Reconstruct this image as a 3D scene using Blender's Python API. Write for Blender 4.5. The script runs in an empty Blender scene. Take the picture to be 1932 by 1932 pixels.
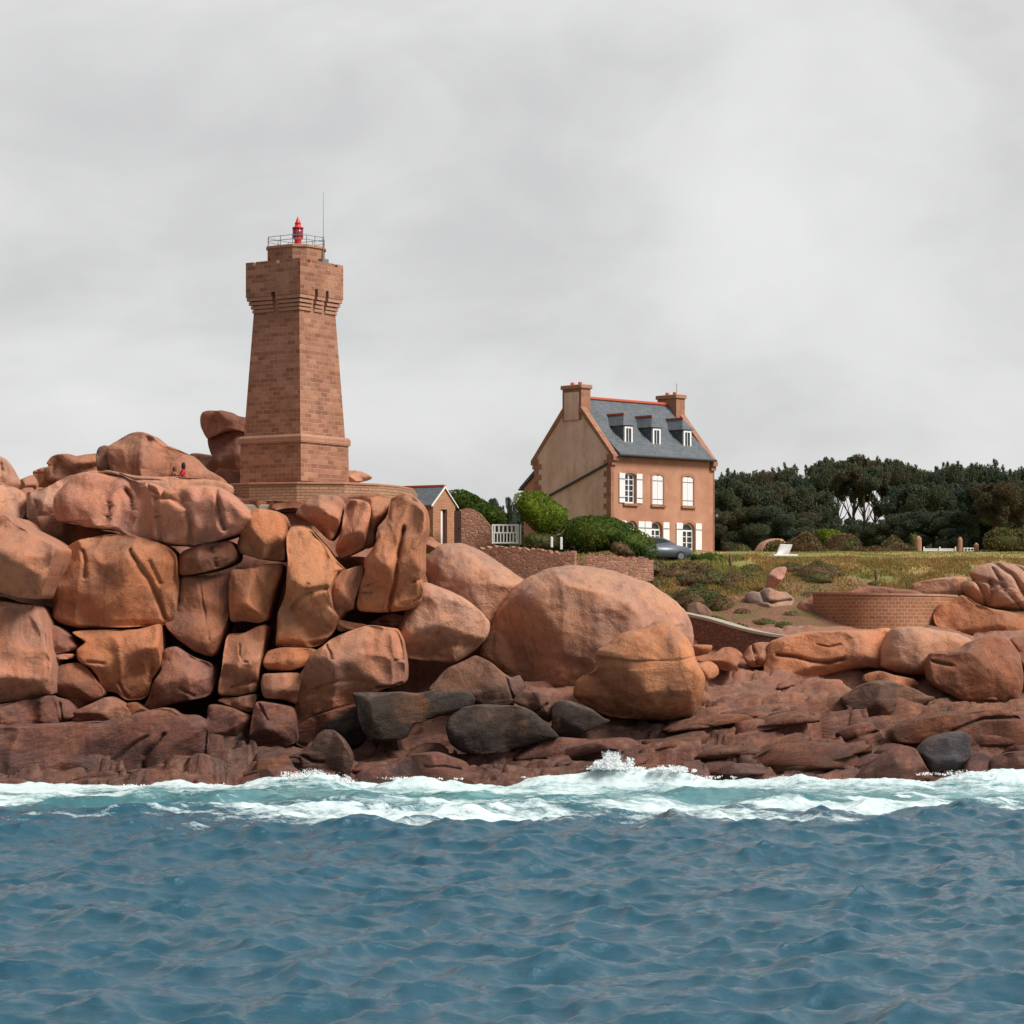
import bpy, bmesh, math, random
import numpy as np
from mathutils import Vector, Matrix, noise as mnoise

S = bpy.context.scene
C = S.collection
R = math.radians

# ------------------------------------------------------------------ camera, sky, sun, exposure
F = 5000.0; CX = 966.0; HV = 1180.0; EYE = 7.4; W = 1932.0
cam_d = bpy.data.cameras.new('camera'); cam = bpy.data.objects.new('camera', cam_d); C.objects.link(cam)
cam.location = (0, 0, EYE); cam.rotation_euler = (R(90), 0, 0)
cam_d.sensor_width = 36; cam_d.lens = 36 * F / W
cam_d.shift_y = (HV - W / 2) / W
cam_d.clip_start = 1; cam_d.clip_end = 5000
S.camera = cam

SUN_EL, SUN_AZ = R(46), R(122)          # azimuth measured clockwise from +Y: from the sea, off to the east
world = bpy.data.worlds.new('World'); S.world = world; world.use_nodes = True
nt = world.node_tree; nt.nodes.clear()
def wn(t, **k):
    n = nt.nodes.new(t)
    for a, b in k.items(): setattr(n, a, b)
    return n
w_out = wn('ShaderNodeOutputWorld')
sky = wn('ShaderNodeTexSky', sky_type='NISHITA', sun_disc=False, sun_elevation=SUN_EL, sun_rotation=SUN_AZ)
bg_s = wn('ShaderNodeBackground'); bg_s.inputs[1].default_value = 0.06
nt.links.new(sky.outputs[0], bg_s.inputs[0])
tc = wn('ShaderNodeTexCoord')
mp = wn('ShaderNodeMapping'); mp.inputs['Scale'].default_value = (1, 1, 1.9); mp.inputs['Location'].default_value = (.31, .2, .12)
nt.links.new(tc.outputs['Generated'], mp.inputs[0])
n1 = wn('ShaderNodeTexNoise'); n1.inputs['Scale'].default_value = 4.6; n1.inputs['Detail'].default_value = 7; n1.inputs['Roughness'].default_value = .52; n1.inputs['Distortion'].default_value = .45
nt.links.new(mp.outputs[0], n1.inputs['Vector'])
n2 = wn('ShaderNodeTexNoise'); n2.inputs['Scale'].default_value = 14; n2.inputs['Detail'].default_value = 5; n2.inputs['Roughness'].default_value = .5; n2.inputs['Distortion'].default_value = .8
nt.links.new(mp.outputs[0], n2.inputs['Vector'])
mx = wn('ShaderNodeMix', data_type='FLOAT'); mx.inputs[0].default_value = .22
nt.links.new(n1.outputs[0], mx.inputs[2]); nt.links.new(n2.outputs[0], mx.inputs[3])
cr = wn('ShaderNodeValToRGB'); e = cr.color_ramp.elements
e[0].position = .37; e[0].color = (.530, .530, .534, 1)
e[1].position = .63; e[1].color = (.695, .695, .694, 1)
el = cr.color_ramp.elements.new(.5); el.color = (.628, .628, .629, 1)
nt.links.new(mx.outputs[0], cr.inputs[0])
bg_c = wn('ShaderNodeBackground'); bg_c.inputs[1].default_value = 1.0
nt.links.new(cr.outputs[0], bg_c.inputs[0])
# cover shaped for rock contrast: brighter round the sun, dimmed unseen behind the boat
def wmath(op, a, b=0., clamp=False):
    n = wn('ShaderNodeMath', operation=op, use_clamp=clamp)
    for i, v in enumerate((a, b)):
        if isinstance(v, bpy.types.NodeSocket): nt.links.new(v, n.inputs[i])
        else: n.inputs[i].default_value = v
    return n.outputs[0]
sxyz = wn('ShaderNodeSeparateXYZ'); nt.links.new(tc.outputs['Generated'], sxyz.inputs[0])
land = wmath('MULTIPLY_ADD' if False else 'MULTIPLY', wmath('ADD', sxyz.outputs[1], .15), 1.55, True)
dsun = wn('ShaderNodeVectorMath', operation='DOT_PRODUCT'); nt.links.new(tc.outputs['Generated'], dsun.inputs[0])
dsun.inputs[1].default_value = (math.sin(SUN_AZ) * math.cos(SUN_EL), math.cos(SUN_AZ) * math.cos(SUN_EL), math.sin(SUN_EL))
glow = wmath('MULTIPLY', wmath('POWER', wmath('MAXIMUM', dsun.outputs['Value'], 0.), 2.5), .85)
gain = wmath('MAXIMUM', land, wmath('ADD', .36, glow))
nt.links.new(gain, bg_c.inputs[1])
mxs = wn('ShaderNodeMixShader'); mxs.inputs[0].default_value = .965       # an almost closed cloud cover over the blue
nt.links.new(bg_s.outputs[0], mxs.inputs[1]); nt.links.new(bg_c.outputs[0], mxs.inputs[2])
nt.links.new(mxs.outputs[0], w_out.inputs[0])

sun_d = bpy.data.lights.new('sun', 'SUN'); sun_d.energy = 3.6; sun_d.angle = R(24); sun_d.color = (1, .95, .87)
sun = bpy.data.objects.new('sun', sun_d); C.objects.link(sun)
sv = Vector((math.sin(SUN_AZ) * math.cos(SUN_EL), math.cos(SUN_AZ) * math.cos(SUN_EL), math.sin(SUN_EL)))
sun.rotation_euler = sv.to_track_quat('Z', 'Y').to_euler(); sun.location = (60, -40, 80)

S.view_settings.view_transform = 'Standard'; S.view_settings.look = 'None'
S.view_settings.gamma = 1; S.view_settings.exposure = 0.26
S.cycles.use_denoising = True
S.cycles.max_bounces = 6; S.cycles.diffuse_bounces = 3; S.cycles.glossy_bounces = 3; S.cycles.transparent_max_bounces = 8

# ------------------------------------------------------------------ helpers
FR = {'S': (1, 0, 0), 'A': (.26, 0, 772.8), 'B': (.26, 0, 1081.9), 'C': (.24, 425, 888.7), 'D': (.24, 1043.3, 1004.6),
      'E': (.24, 1468.3, 1043.3), 'F': (.28, 347.8, 1236.5), 'G': (.30, 772.8, 1197.8), 'H': (.18, 734.2, 888.7),
      'I': (.22, 1507, 850), 'J': (.20, 1275.1, 850), 'K': (.22, 966, 695.5)}
def px(fr, p):
    k, a, b = FR[fr]; return (a + p[0] * k, b + p[1] * k)
def at(u, v, Y):
    return Vector(((u - CX) * Y / F, Y, EYE - (v - HV) * Y / F))

def vnoise(P, seed=0):
    """smooth value noise on an (n,3) array, result -1..1"""
    Pi = np.floor(P).astype(np.int64); f = P - Pi; f = f * f * f * (f * (f * 6 - 15) + 10)
    def h(i, j, k):
        n = (i * 374761393 + j * 668265263 + k * 2147483647 + seed * 1274126177) & 0xffffffff
        n = ((n ^ (n >> 13)) * 1274126177) & 0xffffffff
        n = ((n ^ (n >> 16)) * 2246822519) & 0xffffffff
        return ((n ^ (n >> 15)) & 0xffff) / 32767.5 - 1
    x, y, z = Pi[:, 0], Pi[:, 1], Pi[:, 2]; fx, fy, fz = f[:, 0], f[:, 1], f[:, 2]
    r = 0
    for a in (0, 1):
        for b in (0, 1):
            for c in (0, 1):
                r = r + h(x + a, y + b, z + c) * (fx if a else 1 - fx) * (fy if b else 1 - fy) * (fz if c else 1 - fz)
    return r
def fbm(P, seed=0, octv=4, gain=.5, ridged=False):
    r = 0; a = 1; s = 0; Q = np.asarray(P, float)
    for o in range(octv):
        n = vnoise(Q, seed + o * 17)
        if ridged: n = 1 - 2 * np.abs(n)
        r = r + a * n; s += a; a *= gain; Q = Q * 2.03 + 13.7
    return r / s

def mesh_from(name, V, Fc, mat=None, parent=None, smooth=False, uv=False, mats=None, midx=None):
    me = bpy.data.meshes.new(name)
    me.from_pydata([tuple(map(float, v)) for v in V], [], Fc); me.update()
    return link_mesh(name, me, mat, parent, smooth, uv)
def mesh_np(name, V, Q, mat=None, parent=None, smooth=True, k=4, world_loc=None):
    """V (n,3) float array, Q (m,k) int array"""
    me = bpy.data.meshes.new(name)
    V = np.ascontiguousarray(V, dtype=np.float32); Q = np.ascontiguousarray(Q, dtype=np.int32)
    me.vertices.add(len(V)); me.vertices.foreach_set('co', V.ravel())
    me.loops.add(Q.size); me.loops.foreach_set('vertex_index', Q.ravel())
    me.polygons.add(len(Q)); me.polygons.foreach_set('loop_start', np.arange(0, Q.size, k, dtype=np.int32))
    me.polygons.foreach_set('loop_total', np.full(len(Q), k, np.int32))
    me.update(calc_edges=True)
    o = link_mesh(name, me, mat, parent, smooth)
    if world_loc is not None: o.location = world_loc
    return o
def link_mesh(name, me, mat, parent, smooth=False, uv=False):
    if smooth: me.polygons.foreach_set('use_smooth', np.ones(len(me.polygons), bool))
    if uv: box_uv(me)
    o = bpy.data.objects.new(name, me); C.objects.link(o)
    if mat: me.materials.append(mat)
    if parent: o.parent = parent
    return o
def box_uv(me):
    l = me.uv_layers[0] if me.uv_layers else me.uv_layers.new(name='uv'); Z = Vector((0, 0, 1))
    for p in me.polygons:
        n = p.normal
        if abs(n.z) > .85: tx, ty = Vector((1, 0, 0)), Vector((0, 1, 0))
        else:
            tx = Z.cross(n).normalized(); ty = Z if abs(n.z) < .3 else n.cross(tx).normalized()
        for li in p.loop_indices:
            c = me.vertices[me.loops[li].vertex_index].co
            l.data[li].uv = (c.dot(tx), c.dot(ty))
def empty(name, loc, rz=0, label=None, cat=None, group=None, kind=None):
    o = bpy.data.objects.new(name, None); C.objects.link(o); o.location = loc; o.rotation_euler = (0, 0, rz)
    o.empty_display_size = .2
    return tag(o, label, cat, group, kind)
def tag(o, label=None, cat=None, group=None, kind=None):
    if label: o['label'] = label
    if cat: o['category'] = cat
    if group: o['group'] = group
    if kind: o['kind'] = kind
    return o
class MB:
    """collects shapes, links them as one mesh"""
    def __init__(s): s.b = bmesh.new()
    def box(s, x0, x1, y0, y1, z0, z1, m=None, bevel=0):
        r = bmesh.ops.create_cube(s.b, size=1)
        vs = r['verts']
        for v in vs: v.co = Vector(((x0 + x1) / 2 + v.co.x * (x1 - x0), (y0 + y1) / 2 + v.co.y * (y1 - y0), (z0 + z1) / 2 + v.co.z * (z1 - z0)))
        if bevel:
            es = list({e for v in vs for e in v.link_edges})
            q = bmesh.ops.bevel(s.b, geom=es, offset=bevel, segments=1, affect='EDGES'); vs = list({v for f in q['faces'] for v in f.verts} | {v for v in vs if v.is_valid})
        if m is not None: bmesh.ops.transform(s.b, matrix=m, verts=vs)
        return s
    def frustum(s, a0, a1, z0, z1, n=4, rot=None):
        """square (half sides a0,a1) or n-gon frustum centred on the axis"""
        if n == 4: ring = [(-1, -1), (1, -1), (1, 1), (-1, 1)]
        else: ring = [(math.cos(2 * math.pi * i / n + (rot or 0)), math.sin(2 * math.pi * i / n + (rot or 0))) for i in range(n)]
        lo = [s.b.verts.new((x * a0, y * a0, z0)) for x, y in ring]; hi = [s.b.verts.new((x * a1, y * a1, z1)) for x, y in ring]
        for i in range(n): s.b.faces.new((lo[i], lo[(i + 1) % n], hi[(i + 1) % n], hi[i]))
        s.b.faces.new(hi); s.b.faces.new(lo[::-1]); return s
    def prism(s, poly, axis, a, b, m=None):
        """closed polygon extruded along an axis; poly gives the two other coordinates in order"""
        def mk(p, t): return {'x': (t, p[0], p[1]), 'y': (p[0], t, p[1]), 'z': (p[0], p[1], t)}[axis]
        A = [s.b.verts.new(mk(p, a)) for p in poly]; B = [s.b.verts.new(mk(p, b)) for p in poly]
        n = len(poly); s.b.faces.new(A); s.b.faces.new(B[::-1])
        for i in range(n): s.b.faces.new((A[i], B[i], B[(i + 1) % n], A[(i + 1) % n]))
        if m is not None: bmesh.ops.transform(s.b, matrix=m, verts=A + B)
        return s
    def tube(s, pts, r, n=6, r1=None, cap=True):
        pts = [Vector(p) for p in pts]; rings = []
        for i, p in enumerate(pts):
            d = (pts[min(i + 1, len(pts) - 1)] - pts[max(i - 1, 0)]).normalized()
            u = d.orthogonal().normalized(); w = d.cross(u)
            if rings:
                pu = (rings[-1][0].co - pts[i - 1]); u = (pu - d * pu.dot(d)).normalized(); w = d.cross(u)
            rr = r if r1 is None else r + (r1 - r) * i / (len(pts) - 1)
            rings.append([s.b.verts.new(p + (u * math.cos(t) + w * math.sin(t)) * rr) for t in [2 * math.pi * k / n for k in range(n)]])
        for a, b in zip(rings, rings[1:]):
            for k in range(n): s.b.faces.new((a[k], a[(k + 1) % n], b[(k + 1) % n], b[k]))
        if cap: s.b.faces.new(rings[0][::-1]); s.b.faces.new(rings[-1])
        return s
    def lathe(s, prof, n=20, c=(0, 0)):
        rings = []
        for r_, z in prof: rings.append([s.b.verts.new((c[0] + r_ * math.cos(2 * math.pi * k / n), c[1] + r_ * math.sin(2 * math.pi * k / n), z)) for k in range(n)])
        for a, b in zip(rings, rings[1:]):
            for k in range(n): s.b.faces.new((a[k], a[(k + 1) % n], b[(k + 1) % n], b[k]))
        s.b.faces.new(rings[0][::-1]); s.b.faces.new(rings[-1]); return s
    def build(s, name, mat, parent=None, smooth=False, uv=True, bevel=0):
        bmesh.ops.recalc_face_normals(s.b, faces=s.b.faces)
        if bevel: bmesh.ops.bevel(s.b, geom=[e for e in s.b.edges if e.calc_face_angle(0) > .6], offset=bevel, segments=1, affect='EDGES')
        me = bpy.data.meshes.new(name); s.b.to_mesh(me); s.b.free()
        return link_mesh(name, me, mat, parent, smooth, uv)

# ------------------------------------------------------------------ materials
class NT:
    def __init__(s, name):
        s.m = bpy.data.materials.new(name); s.m.use_nodes = True; s.t = s.m.node_tree
        s.p = s.t.nodes['Principled BSDF']; s.p.inputs['Roughness'].default_value = .85
        s.p.inputs['Specular IOR Level'].default_value = .25
    def n(s, t, ins=None, **k):
        n = s.t.nodes.new(t)
        for a, b in k.items(): setattr(n, a, b)
        for a, b in (ins or {}).items():
            if hasattr(b, 'links') or isinstance(b, bpy.types.NodeSocket): s.t.links.new(b, n.inputs[a])
            else: n.inputs[a].default_value = b
        return n
    def noise(s, vec, scale, detail=4, rough=.55, dist=0, stretch=None):
        if stretch: vec = s.n('ShaderNodeMapping', {'Vector': vec, 'Scale': stretch}).outputs[0]
        return s.n('ShaderNodeTexNoise', {'Vector': vec, 'Scale': scale, 'Detail': detail, 'Roughness': rough, 'Distortion': dist}).outputs[0]
    def ramp(s, x, a, b, c0=(0, 0, 0, 1), c1=(1, 1, 1, 1), mid=None):
        r = s.n('ShaderNodeValToRGB', {'Fac': x}); e = r.color_ramp.elements
        e[0].position = a; e[0].color = c0; e[1].position = b; e[1].color = c1
        for p, c in (mid or []): q = e.new(p); q.color = c
        return r.outputs[0]
    def mix(s, f, a, b, mode='MIX'):
        n = s.t.nodes.new('ShaderNodeMix'); n.data_type = 'RGBA'; n.blend_type = mode
        for i, v in ((0, f), (6, a), (7, b)):
            if isinstance(v, bpy.types.NodeSocket): s.t.links.new(v, n.inputs[i])
            else: n.inputs[i].default_value = v if i == 0 else (tuple(v) + (1,) * (4 - len(v)))
        return n.outputs[2]
    def math(s, op, a, b=0.0, clamp=False):
        n = s.t.nodes.new('ShaderNodeMath'); n.operation = op; n.use_clamp = clamp
        for i, v in enumerate((a, b)):
            if isinstance(v, bpy.types.NodeSocket): s.t.links.new(v, n.inputs[i])
            else: n.inputs[i].default_value = v
        return n.outputs[0]
    def maprange(s, x, a, b, c=0., d=1.):
        return s.n('ShaderNodeMapRange', {0: x, 1: a, 2: b, 3: c, 4: d}).outputs[0]
    def bump(s, h, strength=.5, dist=.1, normal=None):
        ins = {'Height': h, 'Strength': strength, 'Distance': dist}
        if normal: ins['Normal'] = normal
        b = s.n('ShaderNodeBump', ins); s.t.links.new(b.outputs[0], s.p.inputs['Normal']); return b.outputs[0]
    def col(s, c): 
        if isinstance(c, bpy.types.NodeSocket): s.t.links.new(c, s.p.inputs['Base Color'])
        else: s.p.inputs['Base Color'].default_value = tuple(c) + (1,)
    def set(s, k, v):
        if isinstance(v, bpy.types.NodeSocket): s.t.links.new(v, s.p.inputs[k])
        else: s.p.inputs[k].default_value = v
    def geo(s): return s.n('ShaderNodeNewGeometry')
    def tc(s): return s.n('ShaderNodeTexCoord')

def rock_mat(name, fixed=None):
    m = NT(name); g = m.geo(); pos = g.outputs['Position']
    base = m.n('ShaderNodeObjectInfo').outputs['Color'] if fixed is None else None
    if fixed: 
        rgb = m.n('ShaderNodeRGB'); rgb.outputs[0].default_value = tuple(fixed) + (1,); base = rgb.outputs[0]
    big = m.noise(pos, .38, 4, .55, .6)
    mid = m.noise(pos, 1.5, 6, .62, .4)
    fine = m.noise(pos, 11, 3, .6)
    streak = m.noise(pos, 1.0, 5, .6, .3, stretch=(2.6, 2.6, .28))
    c = m.mix(m.ramp(big, .38, .62), m.mix(1., base, (.80, .80, .86), 'MULTIPLY'), m.mix(1., base, (1.12, .98, .86), 'MULTIPLY'))
    c = m.mix(m.ramp(mid, .42, .68), c, m.mix(1., c, (1.10, 1.14, 1.20), 'MULTIPLY'))
    # brown-black weather stains running down the faces
    c = m.mix(m.math('MULTIPLY', m.ramp(streak, .50, .70), .62), c, m.mix(1., c, (.52, .47, .45), 'MULTIPLY'))
    # ochre staining
    och = m.noise(pos, .7, 5, .6, .5, stretch=(1, 1, .6))
    c = m.mix(m.math('MULTIPLY', m.ramp(och, .58, .74), .40), c, (.50, .20, .07))
    # grey lichen settled on the upper faces
    nz = m.n('ShaderNodeSeparateXYZ', {0: g.outputs['Normal']}).outputs[2]
    lich = m.math('MULTIPLY', m.maprange(nz, .45, .95), m.ramp(m.noise(pos, 2.2, 8, .7), .40, .62), True)
    c = m.mix(m.math('MULTIPLY', lich, .45), c, (.26, .21, .16))
    # speckle of the coarse granite
    c = m.mix(m.math('MULTIPLY', m.ramp(fine, .40, .68), .42), c, m.mix(1., c, (.66, .64, .64), 'MULTIPLY'))
    # band of wet, algae-dark rock above the tide
    z = m.n('ShaderNodeSeparateXYZ', {0: pos}).outputs[2]
    zz = m.math('ADD', z, m.math('MULTIPLY', m.noise(pos, .45, 5, .6, .6), 3.0))
    tide = m.maprange(zz, 3.0, 6.4, 1., 0.)
    c = m.mix(m.math('MULTIPLY', tide, .62), c, m.mix(1., c, (.40, .38, .42), 'MULTIPLY'))
    blk = m.math('MULTIPLY', m.ramp(m.noise(pos, .9, 6, .65, .8, stretch=(1, 1, 2.)), .52, .62), m.maprange(z, 1.2, 5.5, 1., 0.), True)
    c = m.mix(m.math('MULTIPLY', blk, .55), c, (.055, .050, .050))
    m.col(c)
    m.set('Roughness', m.maprange(m.math('ADD', z, m.math('MULTIPLY', mid, 1.5)), 1.2, 2.6, .38, .88))
    hgt = m.math('ADD', m.math('MULTIPLY', mid, .55), m.math('MULTIPLY', fine, .32))
    hgt = m.math('ADD', hgt, m.math('MULTIPLY', m.noise(pos, 4.5, 8, .7, .3), .45))
    crk = m.n('ShaderNodeTexVoronoi', {'Vector': m.n('ShaderNodeVectorMath', {0: pos, 1: m.n('ShaderNodeTexNoise', {'Vector': pos, 'Scale': .8, 'Detail': 4}).outputs[1]}, operation='ADD').outputs[0], 'Scale': .42}, feature='DISTANCE_TO_EDGE').outputs[0]
    hgt = m.math('ADD', hgt, m.math('MULTIPLY', m.math('MULTIPLY', m.ramp(crk, 0, .03), m.ramp(m.noise(pos, .33, 3), .50, .60)), .16))
    strat = m.noise(m.n('ShaderNodeMapping', {'Vector': pos, 'Rotation': (0, R(9), 0)}).outputs[0], 1.0, 8, .72, 1.6, stretch=(.55, .8, 1.9))
    lowz = m.maprange(z, 3.2, 5.6, 1., .0)
    hgt = m.math('ADD', hgt, m.math('MULTIPLY', m.math('MULTIPLY', strat, lowz), 1.3))
    c = m.mix(m.math('MULTIPLY', m.math('MULTIPLY', m.ramp(strat, .48, .40), lowz), .45), c, m.mix(1., c, (.45, .42, .42), 'MULTIPLY')); m.col(c)
    m.bump(hgt, .8, .15)
    return m.m
M = {}
M['rock'] = rock_mat('pink_granite')

def simple(name, c, rough=.7, noise_s=3, amt=.2, bump=.2, spec=.3, metal=0):
    m = NT(name); p = m.tc().outputs['Object']
    n = m.noise(p, noise_s, 5, .6)
    m.col(m.mix(m.math('MULTIPLY', n, amt * 2), c, tuple(x * .6 for x in c)))
    m.set('Roughness', rough); m.set('Specular IOR Level', spec); m.set('Metallic', metal)
    if bump: m.bump(n, bump, .02)
    return m.m
def masonry(name, c1, c2, mort, bw, bh, ms=.018, offs=.5, stain=.35, bump=.6, rot=0, lime=0.):
    m = NT(name); uv = m.tc().outputs['UV']; pos = m.geo().outputs['Position']
    wob = m.noise(uv, .9, 3, .6)
    uvw = m.n('ShaderNodeVectorMath', {0: uv, 1: m.n('ShaderNodeCombineXYZ', {0: m.math('MULTIPLY', wob, .12), 1: m.math('MULTIPLY', m.noise(uv, 1.7), .05)}).outputs[0]}, operation='ADD').outputs[0]
    b = m.n('ShaderNodeTexBrick', {'Vector': uvw, 'Color1': tuple(c1) + (1,), 'Color2': tuple(c2) + (1,), 'Mortar': tuple(mort) + (1,), 'Scale': 1.0,
            'Mortar Size': ms, 'Mortar Smooth': .3, 'Bias': 0., 'Brick Width': bw, 'Row Height': bh}, offset=offs)
    c = b.outputs[0]
    big = m.noise(pos, .55, 5, .6, .5)
    c = m.mix(m.math('MULTIPLY', m.ramp(big, .40, .66), stain), c, m.mix(1., c, (.62, .55, .50), 'MULTIPLY'))
    c = m.mix(m.math('MULTIPLY', m.ramp(m.noise(pos, 2.3, 6, .65), .45, .7), .5), c, m.mix(1., c, (1.25, 1.2, 1.12), 'MULTIPLY'))
    if lime: c = m.mix(m.math('MULTIPLY', m.ramp(m.noise(pos, 1.1, 7, .7), .56, .66), lime), c, (.50, .36, .27))
    f = m.noise(pos, 9, 4, .65)
    c = m.mix(m.math('MULTIPLY', m.ramp(f, .4, .7), .35), c, m.mix(1., c, (.6, .58, .56), 'MULTIPLY'))
    m.col(c)
    m.bump(m.math('SUBTRACT', m.math('MULTIPLY', f, .5), b.outputs[1]), bump, .04)
    return m.m
def rubble(name, c1, c2, scale=3.2, mort=(.30, .21, .15), stretch=(1, 1, 1.5)):
    m = NT(name); pos = m.geo().outputs['Position']
    v = m.n('ShaderNodeMapping', {'Vector': pos, 'Scale': stretch}).outputs[0]
    ve = m.n('ShaderNodeTexVoronoi', {'Vector': v, 'Scale': scale}, feature='DISTANCE_TO_EDGE').outputs[0]
    vc = m.n('ShaderNodeTexVoronoi', {'Vector': v, 'Scale': scale}).outputs['Color']
    x = m.n('ShaderNodeSeparateColor', {0: vc}).outputs[0]
    c = m.mix(x, c1, c2); c = m.mix(m.ramp(ve, .0, .09), mort, c)
    c = m.mix(m.math('MULTIPLY', m.ramp(m.noise(pos, 1.3, 6, .65), .4, .7), .5), c, m.mix(1., c, (.55, .5, .45), 'MULTIPLY'))
    m.col(c); m.bump(m.math('ADD', m.ramp(ve, 0, .12), m.math('MULTIPLY', m.noise(pos, 8), .4)), .8, .05)
    return m.m
M['tower'] = masonry('tower_stone', (.255, .108, .070), (.43, .215, .138), (.47, .29, .20), .60, .255, .022, bump=1.0, stain=.6, lime=.16)
M['tower_trim'] = masonry('tower_trim_stone', (.40, .215, .145), (.45, .24, .165), (.34, .19, .13), 1.1, .6, .012, stain=.3)
M['plat'] = masonry('platform_stone', (.38, .21, .13), (.46, .27, .165), (.22, .14, .09), .5, .16, .02, stain=.4)
M['bandw'] = masonry('sea_wall_stone', (.31, .125, .07), (.38, .175, .095), (.47, .28, .18), .33, .20, .024, stain=.45)
M['rubble'] = rubble('rubble_stone', (.46, .22, .15), (.31, .14, .10), 3.6, (.40, .27, .19))
M['rubble_dark'] = rubble('dark_rubble_stone', (.17, .085, .065), (.24, .11, .08), 3.4, (.13, .08, .06))
M['concrete'] = simple('old_concrete', (.40, .36, .28), .9, 2.5, .35, .3)
M['white'] = simple('white_paint', (.80, .80, .80), .5, 3, .05, .05)
M['red'] = simple('red_paint', (.62, .035, .03), .4, 3, .12, .05, .5)
M['steel'] = simple('grey_steel', (.22, .23, .24), .45, 3, .2, 0, .5, .4)
M['dark'] = simple('dark_metal', (.05, .05, .055), .5, 3, .2, 0)
M['wood'] = simple('weathered_wood', (.16, .10, .07), .9, 4, .4, .4)
M['brown_door'] = simple('dark_brown_door', (.075, .035, .025), .7, 4, .3, .1)
M['tile_red'] = simple('red_ridge_tile', (.55, .12, .07), .75, 5, .3, .3)
# ------------------------------------------------------------------ terrain
PY = np.array([90, 116, 120.5, 122.5, 127, 131, 138, 144, 148, 153, 158, 168, 200, 240, 330, 500.])
PR = np.array([-6, -4, -1.2, .1, 1.6, 3.3, 5.2, 6.9, 8.4, 9.9, 11.05, 12., 12.8, 13.6, 15, 16.])
QY = np.array([90, 116, 120.5, 122.5, 127, 131, 138, 144, 150, 152.6, 153.4, 158, 162, 166, 200, 240, 330, 500.])
PM = np.array([-6, -4, -1.2, .1, 1.2, 2.6, 5.0, 7.5, 9.6, 10.0, 11.5, 11.35, 11.45, 12.0, 12.8, 13.6, 15, 16.])
LY = np.array([90, 116, 120.0, 122.5, 127, 135.8, 137.6, 139.6, 143, 160, 166, 200, 240, 330, 500.])
PL = np.array([-6, -4, -1.0, .2, 1.0, 1.6, 11.0, 13.2, 14.6, 13.6, 12.2, 12.8, 13.6, 15, 16.])
def sst(x, a, b):
    t = np.clip((x - a) / (b - a), 0, 1); return t * t * (3 - 2 * t)
def Hbase(x, y):
    x = np.asarray(x, float); y = np.asarray(y, float)
    u = CX + x * F / y
    r = np.interp(y, PY, PR); m = np.interp(y, QY, PM); l = np.interp(y, LY, PL)
    wr = sst(x, 5.5, 9.5); wl = 1 - sst(x, -8.6, -6.0)
    h = m * (1 - wr) + r * wr
    return h * (1 - wl) + l * wl
rs_ = np.random.default_rng(21)
S1 = np.stack([rs_.uniform(-32, 46, 520), rs_.uniform(116, 147, 520)], 1); T1 = rs_.normal(size=(520, 2)) * (.07, .10) + (.05, -.42); O1 = rs_.uniform(-.30, .35, 520)
S2 = np.stack([rs_.uniform(-32, 46, 2600), rs_.uniform(116, 147, 2600)], 1); T2 = rs_.normal(size=(2600, 2)) * (.10, .12) + (.02, -.10); O2 = rs_.uniform(-.10, .12, 2600)
def slabs(x, y):
    """jointed slabs: each cell of the bedrock is a tilted plate, cracks between"""
    out = np.zeros_like(x); xw = x + .5 * vnoise(np.stack([x * .5, y * .5, x * 0], 1), 61); yw = y + .35 * vnoise(np.stack([x * .5, y * .5, x * 0 + 9], 1), 62)
    for S_, T_, O_, sx_w, cw_, cd_ in ((S1, T1, O1, .30, .06, .22), (S2, T2, O2, .34, .04, .10)):
        for a in range(0, len(x), 20000):
            X_, Y_ = xw[a:a + 20000], yw[a:a + 20000]
            lo, hi = Y_.min() - 4, Y_.max() + 4; k_ = np.where((S_[:, 1] > lo) & (S_[:, 1] < hi))[0]
            D_ = ((X_[:, None] - S_[k_, 0]) * sx_w) ** 2 + (Y_[:, None] - S_[k_, 1]) ** 2
            i2 = np.argpartition(D_, 1, axis=1)[:, :2]; d2 = np.sqrt(np.take_along_axis(D_, i2, 1)); sw = d2[:, 0] > d2[:, 1]
            i0 = np.where(sw, i2[:, 1], i2[:, 0]); e_ = np.abs(d2[:, 0] - d2[:, 1]); j = k_[i0]
            out[a:a + 20000] += O_[j] + T_[j, 0] * (X_ - S_[j, 0]) + T_[j, 1] * (Y_ - S_[j, 1]) - cd_ * np.exp(-(e_ / cw_) ** 2)
    return out
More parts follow.
